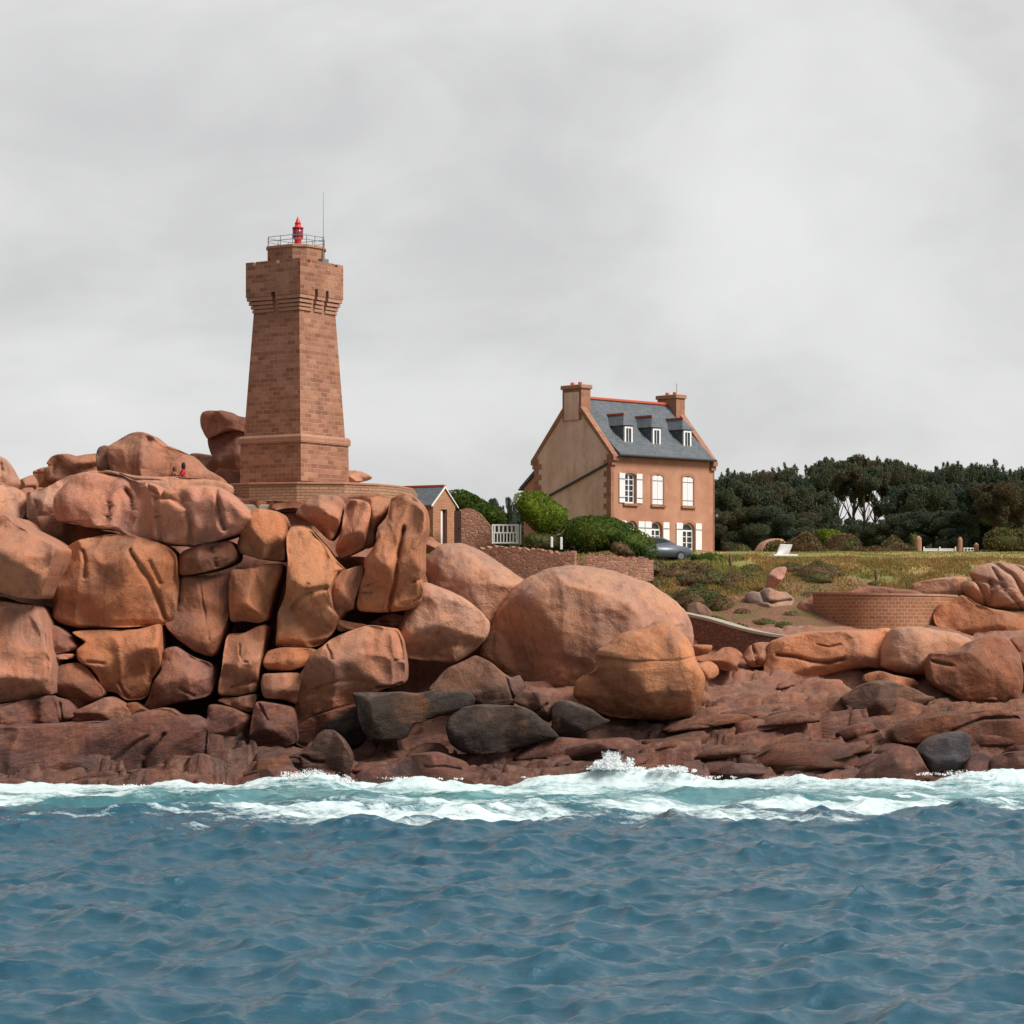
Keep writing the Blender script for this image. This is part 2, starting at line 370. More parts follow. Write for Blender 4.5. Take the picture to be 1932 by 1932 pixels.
def H(x, y):
    x = np.atleast_1d(np.asarray(x, float)); y = np.atleast_1d(np.asarray(y, float))
    h = Hbase(x, y)
    P = np.stack([x, y, x * 0], 1)
    # beds of rock dipping to the west: stepped, cracked ledges above the sea
    rk = sst(y, 119, 122) * (1 - sst(y, 139, 150))
    Q = np.stack([x * .16 + y * .05, y * .5 - x * .12, x * 0], 1)
    led = fbm(Q, 5, 5, .55, True)
    cell = np.zeros_like(h); m_ = (y > 117) & (y < 146) & (x > -30) & (x < 44)
    if m_.any(): cell[m_] = slabs(x[m_], y[m_])
    st = h * 1.35 + x * .10 + fbm(P * .22, 9, 3) * 1.3
    f = st - np.floor(st); step = (np.floor(st) + sst(f, .45, .95) - st) / 1.35
    cr = np.abs(vnoise(np.stack([x * .45 + fbm(P * .5, 3, 3) * .8, y * .45, x * 0 + 4], 1), 31))
    h = h + rk * (cell * (1 - .65 * sst(y, 129, 133)) + led * .30 + step * .5 + fbm(P * 1.3, 21, 4) * .16 - .45 * np.exp(-(cr / .05) ** 2))
    # the turf beyond: soft hummocks
    h = h + sst(y, 144, 150) * (fbm(P * .28, 41, 3) * .35 + fbm(P * 1.1, 43, 3) * .10) * (1 - .6 * sst(y, 158, 170))
    # the dark hole between the fallen boulders
    u = CX + x * F / y
    h = h - 3.2 * sst(u, 735, 775) * (1 - sst(u, 900, 950)) * sst(y, 127.5, 129.5) * (1 - sst(y, 140, 142))
    return h
def grid(name, xs, ys, fn, mat):
    X, Yy = np.meshgrid(xs, ys); V = fn(X.ravel(), Yy.ravel())
    nx, ny = len(xs), len(ys)
    i = np.arange((ny - 1) * (nx - 1)); r, c = i // (nx - 1), i % (nx - 1)
    a = r * nx + c
    return mesh_np(name, V, np.stack([a, a + 1, a + nx + 1, a + nx], 1), mat)
def spaced(parts):
    out = []
    for a, b, st in parts: out += list(np.arange(a, b, st))
    return np.array(out + [parts[-1][1]])
def gfn(x, y): return np.stack([x, y, H(x, y)], 1)

def ground_mat():
    m = NT('heath_ground'); pos = m.geo().outputs['Position']; sx = m.n('ShaderNodeSeparateXYZ', {0: pos}).outputs
    n1 = m.noise(pos, .30, 6, .6, .5); n2 = m.noise(pos, 1.4, 6, .65); n3 = m.noise(pos, 7, 4, .6)
    straw = m.mix(n2, (.46, .29, .115), (.36, .24, .09)); green = m.mix(n2, (.16, .19, .045), (.26, .24, .07))
    earth = m.mix(n2, (.27, .13, .08), (.17, .09, .06))
    c = m.mix(m.ramp(n1, .44, .58), straw, green)
    slope = m.maprange(m.math('ADD', sx[1], m.math('MULTIPLY', n1, 6)), 155.5, 159.5, 1., 0.)
    low = m.mix(m.ramp(m.noise(pos, .75, 6, .65, .7), .45, .58), earth, m.mix(n2, (.085, .10, .028), (.20, .13, .05)))
    c = m.mix(slope, c, low)
    c = m.mix(m.math('MULTIPLY', m.ramp(n3, .4, .7), .5), c, m.mix(1., c, (.5, .5, .5), 'MULTIPLY'))
    m.col(c); m.bump(m.math('ADD', n3, n2), .8, .15); return m.m
M['ground'] = ground_mat()
xs = spaced([(-110, -34, 2.), (-34, 40, .14), (40, 110, 2.)])
shelf = grid('rock_shelf', xs, spaced([(112, 119, .6), (119, 140, .11), (140, 145, .25)]), gfn, M['rock'])
shelf.color = (.315, .150, .105, 1); tag(shelf, 'stepped ledges of reddish brown bedrock sloping to the surf', 'rock shelf', kind='structure')
g2 = grid('ground', spaced([(-160, -40, 4.), (-40, 60, .35), (60, 200, 4.)]), spaced([(145, 172, .25), (172, 240, 1.5), (240, 520, 14)]), gfn, M['ground'])
tag(g2, 'dry heath and turf on the headland around the house', 'ground', kind='structure')

# ------------------------------------------------------------------ sea (wind waves from a wave spectrum)
def ocean(N=1024, L=110., V=3.1, wd=(-.45, .85), seed=4, amp=.150, chop=.74):
    rng = np.random.default_rng(seed)
    k1 = np.fft.fftfreq(N, L / N) * 2 * np.pi; KX, KY = np.meshgrid(k1, k1); K = np.hypot(KX, KY); K[0, 0] = 1
    Lp = V * V / 9.81; w = np.array(wd) / np.hypot(*wd); cs = (KX * w[0] + KY * w[1]) / K
    P = np.exp(-1 / (K * Lp) ** 2) / K ** 3.75 * (.18 + np.abs(cs) ** 2.2) * np.exp(-(K * .05) ** 2)
    P[0, 0] = 0
    h = (rng.normal(size=(N, N)) + 1j * rng.normal(size=(N, N))) * np.sqrt(P)
    z = np.fft.ifft2(h).real; s = amp / z.std()
    dx = np.fft.ifft2(1j * KX / K * h).real * s; dy = np.fft.ifft2(1j * KY / K * h).real * s
    return z * s, dx * chop, dy * chop
OZ, ODX, ODY = ocean()
OZ2, _, _ = ocean(V=6.0, seed=9, amp=.085, wd=(.15, .99))
def samp(T, x, y, L=110.):
    N = T.shape[0]; fx = (x / L * N) % N; fy = (y / L * N) % N
    i = np.floor(fx).astype(int) % N; j = np.floor(fy).astype(int) % N; a = fx - np.floor(fx); b = fy - np.floor(fy)
    i1 = (i + 1) % N; j1 = (j + 1) % N
    return T[j, i] * (1 - a) * (1 - b) + T[j, i1] * a * (1 - b) + T[j1, i] * (1 - a) * b + T[j1, i1] * a * b
SURF = np.array([(-400, 1482), (0, 1476), (60, 1488), (110, 1490), (150, 1490), (200, 1484), (270, 1488), (300, 1478), (330, 1475), (400, 1480), (440, 1484), (480, 1472), (520, 1462),
   (560, 1465), (600, 1458), (650, 1472), (700, 1485), (750, 1470), (790, 1464), (830, 1470), (870, 1477), (900, 1480), (960, 1480), (1000, 1470), (1060, 1462), (1120, 1455), (1150, 1442),
   (1170, 1440), (1190, 1450), (1240, 1456), (1270, 1450), (1300, 1462), (1350, 1474), (1450, 1470), (1500, 1462), (1560, 1470), (1700, 1470), (1760, 1476), (1800, 1462), (1850, 1455), (1932, 1452), (2300, 1470)], float)
YC = 119.6
def crest(x):
    u = CX + x * F / YC
    return EYE - (np.interp(u, SURF[:, 0], SURF[:, 1]) - HV) * YC / F
def sea_fn(x, y):
    z = samp(OZ, x, y) + samp(OZ2, x * .7, y * .7)
    calm = 1 - .55 * sst(y, 108, 119)
    z = z * calm
    z = z + (.5 + .5 * calm) * .038 * fbm(np.stack([x * 1.25, y * 1.6, x * 0], 1), 73, 4, .55, True)
    P = np.stack([x, y, x * 0], 1)
    jag = fbm(P * 1.6, 71, 4, .6)
    cz = crest(x) + jag * .16
    yc = YC + .9 * vnoise(np.stack([x * .12, x * 0, x * 0], 1), 77)
    d = y - yc
    ridge = np.where(d < 0, np.exp(-(d / 1.5) ** 2), np.exp(-(d / .55) ** 2))
    z = np.where(True, z * (1 - ridge) + (cz) * ridge, z)
    # a second, lower breaking roll in front of it
    yr = 113.2 + 1.6 * vnoise(np.stack([x * .07, x * 0, x * 0], 1), 78)
    am = np.clip(.35 + .5 * vnoise(np.stack([x * .11 + 5, x * 0, x * 0], 1), 79), 0, 1)
    z = z + .55 * am * np.exp(-((y - yr) / np.where(y < yr, 1.1, .8)) ** 2) * (1 + .4 * jag)
    froth = sst(y, 112, 119)
    z = z + froth * (fbm(P * 3.2, 72, 3, .6) * .06)
    return np.stack([x + samp(ODX, x, y) * calm, y + samp(ODY, x, y) * calm * (1 - sst(y, 114, 118)), z], 1)
sx_ = spaced([(-140, -36, 2.), (-36, 36, .105), (36, 140, 2.)]); sy_ = spaced([(-40, 36, 2.), (36, 44, .3), (44, 60, .085), (60, 90, .105), (90, 122, .12), (122, 128, .6)])
def sea_mat():
    m = NT('sea_water'); pos = m.geo().outputs['Position']; s3 = m.n('ShaderNodeSeparateXYZ', {0: pos}).outputs
    foam = m.n('ShaderNodeAttribute', attribute_name='foam').outputs['Fac']; sh = m.n('ShaderNodeAttribute', attribute_name='shallow').outputs['Fac']
    st = m.noise(pos, 1.0, 9, .66, 1.6, stretch=(.40, .9, 1)); fi = m.noise(pos, 7, 6, .7, .5, stretch=(.6, 1, 1))
    pat = m.math('ADD', m.math('MULTIPLY', st, 1.05), m.math('MULTIPLY', fi, .55)); pat = m.math('SUBTRACT', pat, .30)
    x = m.math('ADD', pat, m.math('SUBTRACT', m.math('MULTIPLY', foam, .62), .31))
    mask = m.ramp(x, .49, .72)
    deep = m.mix(m.noise(pos, .12, 3), (.011, .062, .098), (.019, .080, .122))
    turq = m.mix(m.ramp(m.noise(pos, .5, 4, .6, 1., stretch=(.4, 1, 1)), .4, .65), (.06, .22, .225), (.25, .46, .47))
    body = m.mix(sh, deep, turq)
    kelp = m.math('MULTIPLY', m.ramp(m.noise(pos, .35, 5, .6, .4, stretch=(.5, 1, 1)), .60, .68), m.math('MULTIPLY', sh, m.maprange(s3[0], -6, -2, 1., 0.)), True)
    body = m.mix(m.math('MULTIPLY', kelp, .7), body, (.045, .055, .045))
    c = m.mix(mask, body, m.mix(fi, (.72, .77, .78), (.40, .56, .58)))
    m.col(c); m.set('Roughness', m.mix(mask, (.065,) * 3, (.75,) * 3)); m.set('IOR', 1.333)
    m.set('Specular IOR Level', m.mix(mask, (.5,) * 3, (.1,) * 3)); m.set('Specular Tint', (.80, .91, 1, 1))
    rip = m.math('ADD', m.math('MULTIPLY', m.noise(pos, 3.4, 9, .72, .5, stretch=(.5, 1, 1)), 1.0), m.math('MULTIPLY', m.math('MULTIPLY', mask, fi), .5))
    m.bump(m.math('ADD', rip, m.math('MULTIPLY', m.noise(pos, 9.0, 4, .7, .3, stretch=(.6, 1, 1)), .35)), .48, .09)
    return m.m
M['sea'] = sea_mat()
sea = grid('sea', sx_, sy_, sea_fn, M['sea'])
tag(sea, 'choppy blue sea breaking white along the rocks', 'sea', kind='structure')
co = np.empty(len(sea.data.vertices) * 3, np.float32); sea.data.vertices.foreach_get('co', co); co = co.reshape(-1, 3).astype(float)
xx, yy, zz = co.T
P2 = np.stack([xx * .13, yy * .35, xx * 0], 1); bign = fbm(P2, 81, 4, .55)
uu = CX + xx * F / yy
edge = 106.5 + 4.5 * vnoise(np.stack([xx * .1, xx * 0, xx * 0], 1), 83) - 4 * np.exp(-((uu - 850) / 220) ** 2)
edge = edge - 7 * bign - 2.5 * fbm(np.stack([xx * .5, yy * .9, xx * 0], 1), 88, 3)
fo = .47 * sst(yy, edge - 9, edge + 5) + .50 * sst(yy, 118.3, 119.7)
fo = fo + bign * .55 * sst(yy, 86, 104) * (1 - .5 * sst(yy, 116, 119)) + .20 * sst(yy, 80, 92) + .10 * sst(yy, 92, 104)
fo = fo - .70 * np.exp(-((yy - 114.8 - 2 * bign) / 1.9) ** 2) * sst(-bign, -.2, .15)      # green backs of the rolls between the foam
shl = sst(yy, 104, 114) * (.55 + .6 * np.clip(bign + .35, 0, 1)) 
for nm, ar in (('foam', fo), ('shallow', shl)):
    a = sea.data.attributes.new(nm, 'FLOAT', 'POINT'); a.data.foreach_set('value', np.clip(ar, 0, 1.3).astype(np.float32))

# spray thrown up where the rollers meet the ledges
def spray(spots, seed):
    rng = np.random.default_rng(seed); V = []; Q = []
    tet = np.array([(0, 0, 1.), (.94, 0, -.33), (-.47, .82, -.33), (-.47, -.82, -.33), (0, 0, -1)])
    for (u, v, wpx, hpx, n) in spots:
        J = [(rng.normal() * .42, rng.uniform(.25, 1.), rng.uniform(-.5, .5)) for _ in range(16)]
        for i in range(n):
            ja, jh, jl = J[rng.integers(16)]; t = jh * (1 - .45 * abs(ja)) * rng.random() ** 1.1; a = ja + jl * t * .6 + rng.normal() * .05 * (1 + t * 1.5); t = t + rng.normal() * .03
            p = at(u + a * wpx, v - t * hpx, YC + rng.normal() * .5)
            r = (.012 + .050 * rng.random() ** 4) * (1.15 - .6 * t)
            b = len(V); V += [tuple(p + Vector(q * r * rng.uniform(.6, 1.3, 3))) for q in tet]
            Q += [(b, b + 1, b + 2), (b, b + 2, b + 3), (b, b + 3, b + 1), (b + 4, b + 2, b + 1), (b + 4, b + 3, b + 2), (b + 4, b + 1, b + 3)]
    return np.array(V), np.array(Q)
m = NT('foam_spray'); m.col((.78, .82, .83)); m.set('Roughness', .7); M['spray'] = m.m
V, Q = spray([(1160, 1450, 44, 38, 7000), (1155, 1452, 90, 16, 3500), (1262, 1456, 40, 16, 2200), (600, 1470, 70, 24, 3000), (645, 1478, 24, 22, 600), (500, 1474, 60, 8, 300), (780, 1470, 80, 7, 260),
              (1320, 1468, 80, 7, 300), (1490, 1468, 60, 6, 200), (1830, 1462, 120, 12, 600), (1560, 1472, 120, 5, 300), (330, 1482, 120, 5, 250), (1050, 1468, 80, 7, 300), (60, 1488, 80, 5, 200)], 5)
tag(mesh_np('sea_spray', V, Q, M['spray'], k=3), 'white spray thrown up by the breakers against the ledges', 'spray', kind='stuff')

# ------------------------------------------------------------------ boulders
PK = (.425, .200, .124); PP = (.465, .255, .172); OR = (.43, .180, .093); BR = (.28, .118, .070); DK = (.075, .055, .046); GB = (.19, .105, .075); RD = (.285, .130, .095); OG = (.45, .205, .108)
def smooth_outline(P, n):
    P = np.array(P, float); k = len(P); out = []
    for i in range(k):
        p0, p1, p2, p3 = P[i - 1], P[i], P[(i + 1) % k], P[(i + 2) % k]
        for t in np.linspace(0, 1, 14, endpoint=False):
            m1, m2 = .36 * (p2 - p0), .36 * (p3 - p1); t2, t3 = t * t, t ** 3
            out.append((2 * t3 - 3 * t2 + 1) * p1 + (t3 - 2 * t2 + t) * m1 + (3 * t2 - 2 * t3) * p2 + (t3 - t2) * m2)
    out = np.array(out); d = np.r_[0, np.cumsum(np.hypot(*(np.roll(out, -1, 0) - out).T))]
    s = np.linspace(0, d[-1], n, endpoint=False); o2 = np.vstack([out, out[:1]])
    return np.stack([np.interp(s, d, o2[:, 0]), np.interp(s, d, o2[:, 1])], 1)
def star_centre(O):
    lo, hi = O.min(0), O.max(0); E = np.roll(O, -1, 0) - O; L = np.hypot(*E.T) + 1e-9
    area = np.sum(O[:, 0] * np.roll(O[:, 1], -1) - np.roll(O[:, 0], -1) * O[:, 1]); sg = np.sign(area)
    best, bc = -1e9, None
    for fx in np.linspace(.1, .9, 23):
        for fy in np.linspace(.1, .9, 23):
            c = lo + (hi - lo) * (fx, fy); q = c - O
            m_ = (sg * (E[:, 0] * q[:, 1] - E[:, 1] * q[:, 0]) / L).min()
            if m_ > best: best, bc = m_, c
    return bc
def pdist(X, Z, pl):
    r = np.full(X.shape, 1e9)
    for (x0, z0), (x1, z1) in zip(pl, pl[1:]):
        dx, dz = x1 - x0, z1 - z0; t = np.clip(((X - x0) * dx + (Z - z0) * dz) / (dx * dx + dz * dz + 1e-9), 0, 1)
        r = np.minimum(r, np.hypot(X - x0 - t * dx, Z - z0 - t * dz))
    return r
NR = [0]
def rock(fr, pts, Y, col, label, T=None, ridges=(), cracks=(), dents=(), name='boulder', cat='boulder', group='granite boulders of the headland', nf=4, seed=None, rough=1., back=None, n=3.3):
    """a closed boulder: traced outline at depth Y, swelling T metres towards the sea; ridges bevel faces off it, cracks are furrows"""
    NR[0] += 1; seed = seed if seed is not None else NR[0] * 7 + 3
    rng = np.random.default_rng(seed); s = Y / F
    UV = np.array([px(fr, p) for p in pts]); per = np.hypot(*(np.roll(UV, -1, 0) - UV).T).sum()
    N = int(np.clip(per / 2.1, 56, 420)); UV = smooth_outline(UV, N)
    cw = lambda p: ((p[0] - CX) * s, EYE - (p[1] - HV) * s)
    O = np.stack([(UV[:, 0] - CX) * s, EYE - (UV[:, 1] - HV) * s], 1)
    # small irregularity of the rim
    k = np.arange(N) / N * 2 * np.pi; Pn = np.stack([O[:, 0] * 1.4, O[:, 1] * 1.4, np.full(N, seed * 1.)], 1)
    c = star_centre(O); rad = O - c; Rm = np.hypot(*rad.T).mean(); O = c + rad * (1 + .018 * rough * fbm(Pn, seed, 3))[:, None]; rad = O - c
    dim = np.minimum(*(O.max(0) - O.min(0)))
    if T is None: T = float(np.clip(.50 * dim, .35, 2.6))
    gc_ = group.startswith('granite blocks')
    if gc_:
        if T < 2.6 and 'slab' not in label.split(' ')[1] and 'jutting from' not in label and 'buttress ending' not in label: Y = Y + .9
        T *= 1.15; O = c + rad * (1 - .015 / Rm); rad = O - c; n = max(n, 4.2) if n > 2.6 else n
    Tb = back or (max(T * 1.15, 136.8 - Y) if group.startswith('granite blocks') and Y < 135 and c[1] > 2.2 else T * 1.15)
    K = int(np.clip(Rm / s / 3.0, 10, 60)); Kb = max(6, K // 4)
    phi = np.r_[np.linspace(0, math.pi / 2, K + 1)[1:], math.pi / 2 + np.linspace(0, math.pi / 2, Kb + 1)[1:-1]]
    # even steps over the flat middle, closer ones on the shoulder
    rho = np.where(phi <= math.pi / 2, np.sin(phi) ** (2 / n), np.sin(phi) ** (2 / n)); dep = np.sign(np.cos(phi)) * np.abs(np.cos(phi)) ** (2 / n)
    tl = np.linspace(0, 1, K + 1)[1:]; front = phi <= math.pi / 2 + 1e-6
    rf = 1 - (1 - tl) ** 1.6; rho[front] = rf; dep[front] = (1 - rf ** n) ** (1 / n)
    X = c[0] + rho[:, None] * rad[:, 0]; Z = c[1] + rho[:, None] * rad[:, 1]; D = np.repeat(dep[:, None], N, 1)
    X = np.r_[c[0], X.ravel(), c[0]]; Z = np.r_[c[1], Z.ravel(), c[1]]; D = np.r_[1, D.ravel(), -1]
    isf = D > 0
    d = T * D
    pl = []
    q = np.stack([(X - c[0]) / Rm, (Z - c[1]) / Rm], 1)
    for i in range(nf + (3 if nf and T > .8 else 0)):
        a = rng.uniform(0, 2 * math.pi) if i else rng.uniform(.5, 2.6)
        g = rng.uniform(.30, 1.15); off = rng.uniform(.84, 1.12)
        pl.append(T * (off - g * (q[:, 0] * math.cos(a) + q[:, 1] * math.sin(a))))
    for rd in ridges:
        (x0, z0), (x1, z1), (xs_, zs_) = cw(px(fr, rd[0:2])), cw(px(fr, rd[2:4])), cw(px(fr, rd[4:6])); sl = rd[6]
        nx_, nz_ = -(z1 - z0), (x1 - x0); l = math.hypot(nx_, nz_); nx_, nz_ = nx_ / l, nz_ / l
        if (xs_ - x0) * nx_ + (zs_ - z0) * nz_ < 0: nx_, nz_ = -nx_, -nz_
        pl.append(T * .93 - sl * ((X - x0) * nx_ + (Z - z0) * nz_))
    kk = .035 * T + .012
    acc = np.exp(-d / kk)
    if nf and T > .7:
        a = rng.uniform(4.1, 5.4); pl.append(T * (rng.uniform(.95, 1.1) - rng.uniform(.7, 1.2) * (q[:, 0] * math.cos(a) + q[:, 1] * math.sin(a) - .12)))
    floor_ = .36 * T * np.maximum(D, 0)
    for p_ in [np.maximum(p_, floor_) for p_ in pl]: acc = acc + np.exp(-np.clip(p_, -T * 1.2, 9) / kk)
    df = -kk * np.log(acc)
    P3 = np.stack([X, d, Z], 1)
    # weathering: broad swells, soft flutes and pits
    df = df + (fbm(P3 * (.75 / max(1, Rm / 2)) + seed, seed, 4) * .10 * T * rough * np.minimum(1, D * 2.5) + fbm(P3 * 2.2 + seed, seed + 5, 3) * .035 * rough) * isf
    for dn in dents:
        x0, z0 = cw(px(fr, dn[0:2])); rr = dn[2]
        df = df - dn[3] * np.exp(-((X - x0) ** 2 + (Z - z0) ** 2) / rr ** 2) * isf
    Pa = P3 * np.array([.42, .2, .30]) / max(1, (Rm / 2.2) ** .6) + seed * 1.7 + fbm(P3 * .35, seed + 2, 2)[:, None] * .25
    df = df - (.42 if gc_ else .16 if nf else .10) * T * rough * (np.abs(vnoise(Pa, seed + 11)) + .4 * np.abs(vnoise(Pa * 2.1 + 5, seed + 12)) - .3) * isf * np.minimum(1, D * 1.8)
    for ck in cracks:
        w_, dp = ck[0] * .62 + .012, ck[1] * .85; r_ = pdist(X + .05 * fbm(P3 * 2, seed + 3, 2), Z, [cw(px(fr, p)) for p in ck[2:]])
        df = df - dp * np.exp(-(r_ / w_) ** 2) * isf
    Df = np.where(isf, np.maximum(df, -Tb * .5), Tb * D)
    yv = -Df
    org = Vector((c[0], Y, c[1]))
    V = np.stack([X - c[0], yv, Z - c[1]], 1)
    V = V + np.stack([fbm(P3 * 1.1 + 3, seed + 8, 2), 0 * X, fbm(P3 * 1.1 + 9, seed + 9, 2)], 1) * .03 * rough
    R_ = len(phi); idx = 1 + np.arange(R_ * N).reshape(R_, N); nxt = np.roll(idx, -1, 1)
    Q = np.stack([idx[:-1], idx[1:], nxt[1:], nxt[:-1]], 2).reshape(-1, 4)
    last = 1 + R_ * N
    # triangle fans closed with degenerate-free tris appended as a second mesh batch
    me = bpy.data.meshes.new(name); t0 = np.stack([np.zeros(N, int), idx[0], nxt[0]], 1); t1 = np.stack([np.full(N, last), nxt[-1], idx[-1]], 1)
    loops = np.concatenate([Q.ravel(), t0.ravel(), t1.ravel()]).astype(np.int32)
    tot = np.concatenate([np.full(len(Q), 4), np.full(2 * N, 3)]).astype(np.int32); start = np.r_[0, np.cumsum(tot)[:-1]].astype(np.int32)
    me.vertices.add(len(V)); me.vertices.foreach_set('co', V.astype(np.float32).ravel()); me.loops.add(len(loops)); me.loops.foreach_set('vertex_index', loops)
    me.polygons.add(len(tot)); me.polygons.foreach_set('loop_start', start); me.polygons.foreach_set('loop_total', tot); me.update(calc_edges=True)
    me.validate()
    area = np.sum(O[:, 0] * np.roll(O[:, 1], -1) - np.roll(O[:, 0], -1) * O[:, 1])
    if area < 0: me.flip_normals()
    o = link_mesh(name, me, M['rock'], None, True); o.location = org
    o.color = tuple(np.array(col) * rng.uniform(.93, 1.07)) + (1,)
    return tag(o, label, cat, group)
GC = 'granite blocks of the cliff under the lighthouse'; GB_ = 'granite boulders along the shore'; GT = 'granite rocks on the skyline'; GS = 'rocks of the shore ledges'
# --- skyline and top of the cliff
rock('A', [(-160,330),(0,340),(40,370),(80,420),(110,480),(125,540),(60,640),(0,640),(-160,640)], 143, PP, 'orange pink rock shoulder cut by the photo edge above a rounded paler rock', T=2, cracks=[(.1,.2,(20,400),(40,540))], group=GT)
rock('A', [(-170,545),(0,550),(100,560),(160,600),(190,680),(190,760),(150,860),(60,880),(-170,850)], 138, PP, 'rounded pale pink rock beside a cracked tan slope, over an angular jutting block', T=2.2, group=GT)
rock('A', [(118,525),(180,495),(240,475),(272,540),(262,600),(190,640),(120,570)], 152, PK, 'small brown rock filling the notch between the edge shoulder and the skyline stones', group=GT, T=.8)
rock('A', [(238,455),(262,438),(300,425),(340,418),(400,440),(430,520),(330,590),(262,560)], 154, PK, 'small layered tan stone at the low end of the skyline ridge', group=GT, T=1, cracks=[(.06,.15,(250,465),(340,470))])
rock('A', [(338,390),(370,345),(430,325),(500,322),(560,338),(640,326),(700,322),(745,345),(770,470),(600,560),(450,540),(350,520),(330,440),(352,405)], 153, PK, 'long tan rock with a dark hollow flank on the skyline ridge', group=GT, T=1.5, ridges=[(400,420,560,355,560,440,1.0)], cracks=[(.10,.3,(395,470),(400,410),(440,375))])
rock('A', [(704,300),(722,272),(765,262),(795,275),(812,330),(840,470),(760,520),(712,450),(700,350)], 149.5, GB, 'upright brownish grey stone leaning on the high domed peak', group=GT, T=.8)
rock('A', [(786,280),(900,212),(965,178),(1010,168),(1065,172),(1150,205),(1225,268),(1250,275),(1320,300),(1420,350),(1500,430),(1640,515),(1640,640),(1200,640),(900,600),(830,470),(795,370)], 149, PK, 'broad domed peak of pinkish granite highest on the ridge beside the two people', group=GT, T=3.0,
     ridges=[(1150,240,1195,440,900,400,.45),(850,260,1120,200,1000,160,.7)], dents=[(1105,235,.18,.3)], cracks=[(.08,.10,(790,300),(815,440))])
rock('A', [(1380,325),(1440,318),(1530,330),(1590,380),(1600,470),(1560,560),(1450,500),(1400,400)], 158, PK, 'dusky pink rock showing between the domed peak and the upright rock', group=GT, T=1)
rock('A', [(1505,215),(1555,190),(1620,160),(1700,148),(1850,150),(1900,400),(1850,540),(1740,530),(1650,480),(1590,410),(1530,320)], 156, RD, 'dark pink rock pedestal rising against the foot of the lighthouse', group=GT, T=1.6, ridges=[(1500,200,1800,190,1700,100,.6)])
rock('A', [(1453,55),(1468,20),(1500,10),(1530,8),(1575,14),(1620,10),(1690,22),(1740,50),(1800,60),(1830,110),(1800,165),(1700,152),(1640,160),(1560,192),(1510,215),(1480,180),(1458,120)], 155.5, PK, 'curled orange granite cap perched on the pedestal touching the lighthouse', group=GT, T=1.3, ridges=[(1560,10,1650,160,1480,120,1.1)], dents=[(1600,110,.5,.5)])
rock('A', [(1600,430),(1740,450),(1780,520),(1760,560),(1600,560),(1540,480)], 152, RD, 'low dark stone in the gap under the pedestal beside the platform', group=GT, T=.6)
rock('C', [(960,-5),(1050,0),(1120,25),(1155,48),(1120,70),(1020,95),(975,110),(940,60)], 157, PP, 'pointed pale rock sticking out behind the base of the lighthouse', group=GT, T=1.2)
rock('A', [(640,450),(760,438),(900,462),(1000,482),(1150,490),(1300,490),(1450,500),(1600,520),(1700,560),(1660,640),(1300,660),(900,640),(600,560)], 139, PP, 'pale flat-topped granite shelf running from the peak to the lighthouse platform', T=1.6, group=GT, cracks=[(.06,.1,(880,470),(1000,520),(1180,520))])
rock('A', [(175,605),(250,580),(330,552),(420,500),(500,465),(600,470),(560,600),(420,760),(370,790),(220,840),(180,760)], 136.5, PP, 'sloping tan rock with one short crack behind the big overhanging slab', T=1.3, group=GC, cracks=[(.07,.25,(262,670),(275,710),(292,752))], ridges=[(200,610,480,480,300,480,.9)])
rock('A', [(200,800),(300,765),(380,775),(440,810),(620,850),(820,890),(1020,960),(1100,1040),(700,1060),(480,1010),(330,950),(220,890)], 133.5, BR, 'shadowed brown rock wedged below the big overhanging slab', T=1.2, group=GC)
rock('A', [(366,745),(372,650),(415,565),(500,482),(590,446),(730,444),(860,468),(930,500),(1010,520),(1075,522),(1150,548),(1195,600),(1225,575),(1300,552),(1440,548),(1550,553),(1640,585),(1710,650),(1790,722),(1842,792),(1800,842),(1740,892),(1640,932),(1540,965),(1440,992),(1300,986),(1150,976),(1050,955),(960,932),(820,872),(700,862),(600,850),(470,812),(400,800)], 131, (.46,.215,.145), 'huge overhanging slab of furrowed pink granite capping the cliff', T=2.4, group=GC, nf=2, n=3.4,
     ridges=[(375,700,520,500,380,500,1.2),(600,455,1600,560,1200,400,.9),(1500,980,1842,800,1900,1000,.8)],
     cracks=[(.10,.45,(803,680),(795,730),(783,778)),(.22,.35,(1150,650),(1165,760),(1170,960)),(.13,.4,(905,580),(945,640),(960,720)),(.2,.45,(1385,760),(1400,860),(1385,980)),(.16,.5,(1580,590),(1610,720),(1640,870)),(.12,.35,(1195,590),(1210,630)),(.10,.3,(1075,540),(1110,590),(1170,620)),(.14,.25,(1160,650),(1260,650),(1380,720))],
     dents=[(985,610,.55,.55),(1350,660,.3,.5),(1480,600,.25,.3),(565,560,.4,.2),(1050,800,.6,.25)])
rock('A', [(-170,800),(0,768),(75,768),(130,810),(180,850),(300,912),(400,968),(456,1018),(440,1092),(405,1180),(352,1280),(300,1372),(150,1372),(60,1352),(0,1332),(-170,1300)], 127.5, PK, 'angular pink block jutting from the cliff face, lit with sharp facets', T=2.4, group=GC, nf=2, n=3.2,
     ridges=[(70,900,50,1250,-60,1100,1.1),(60,800,430,1060,300,820,1.3),(0,1210,300,1220,150,1370,1.3),(330,900,270,1200,430,1100,.9),(100,980,270,1190,100,1200,.35)], dents=[(330,1010,.5,.35)])
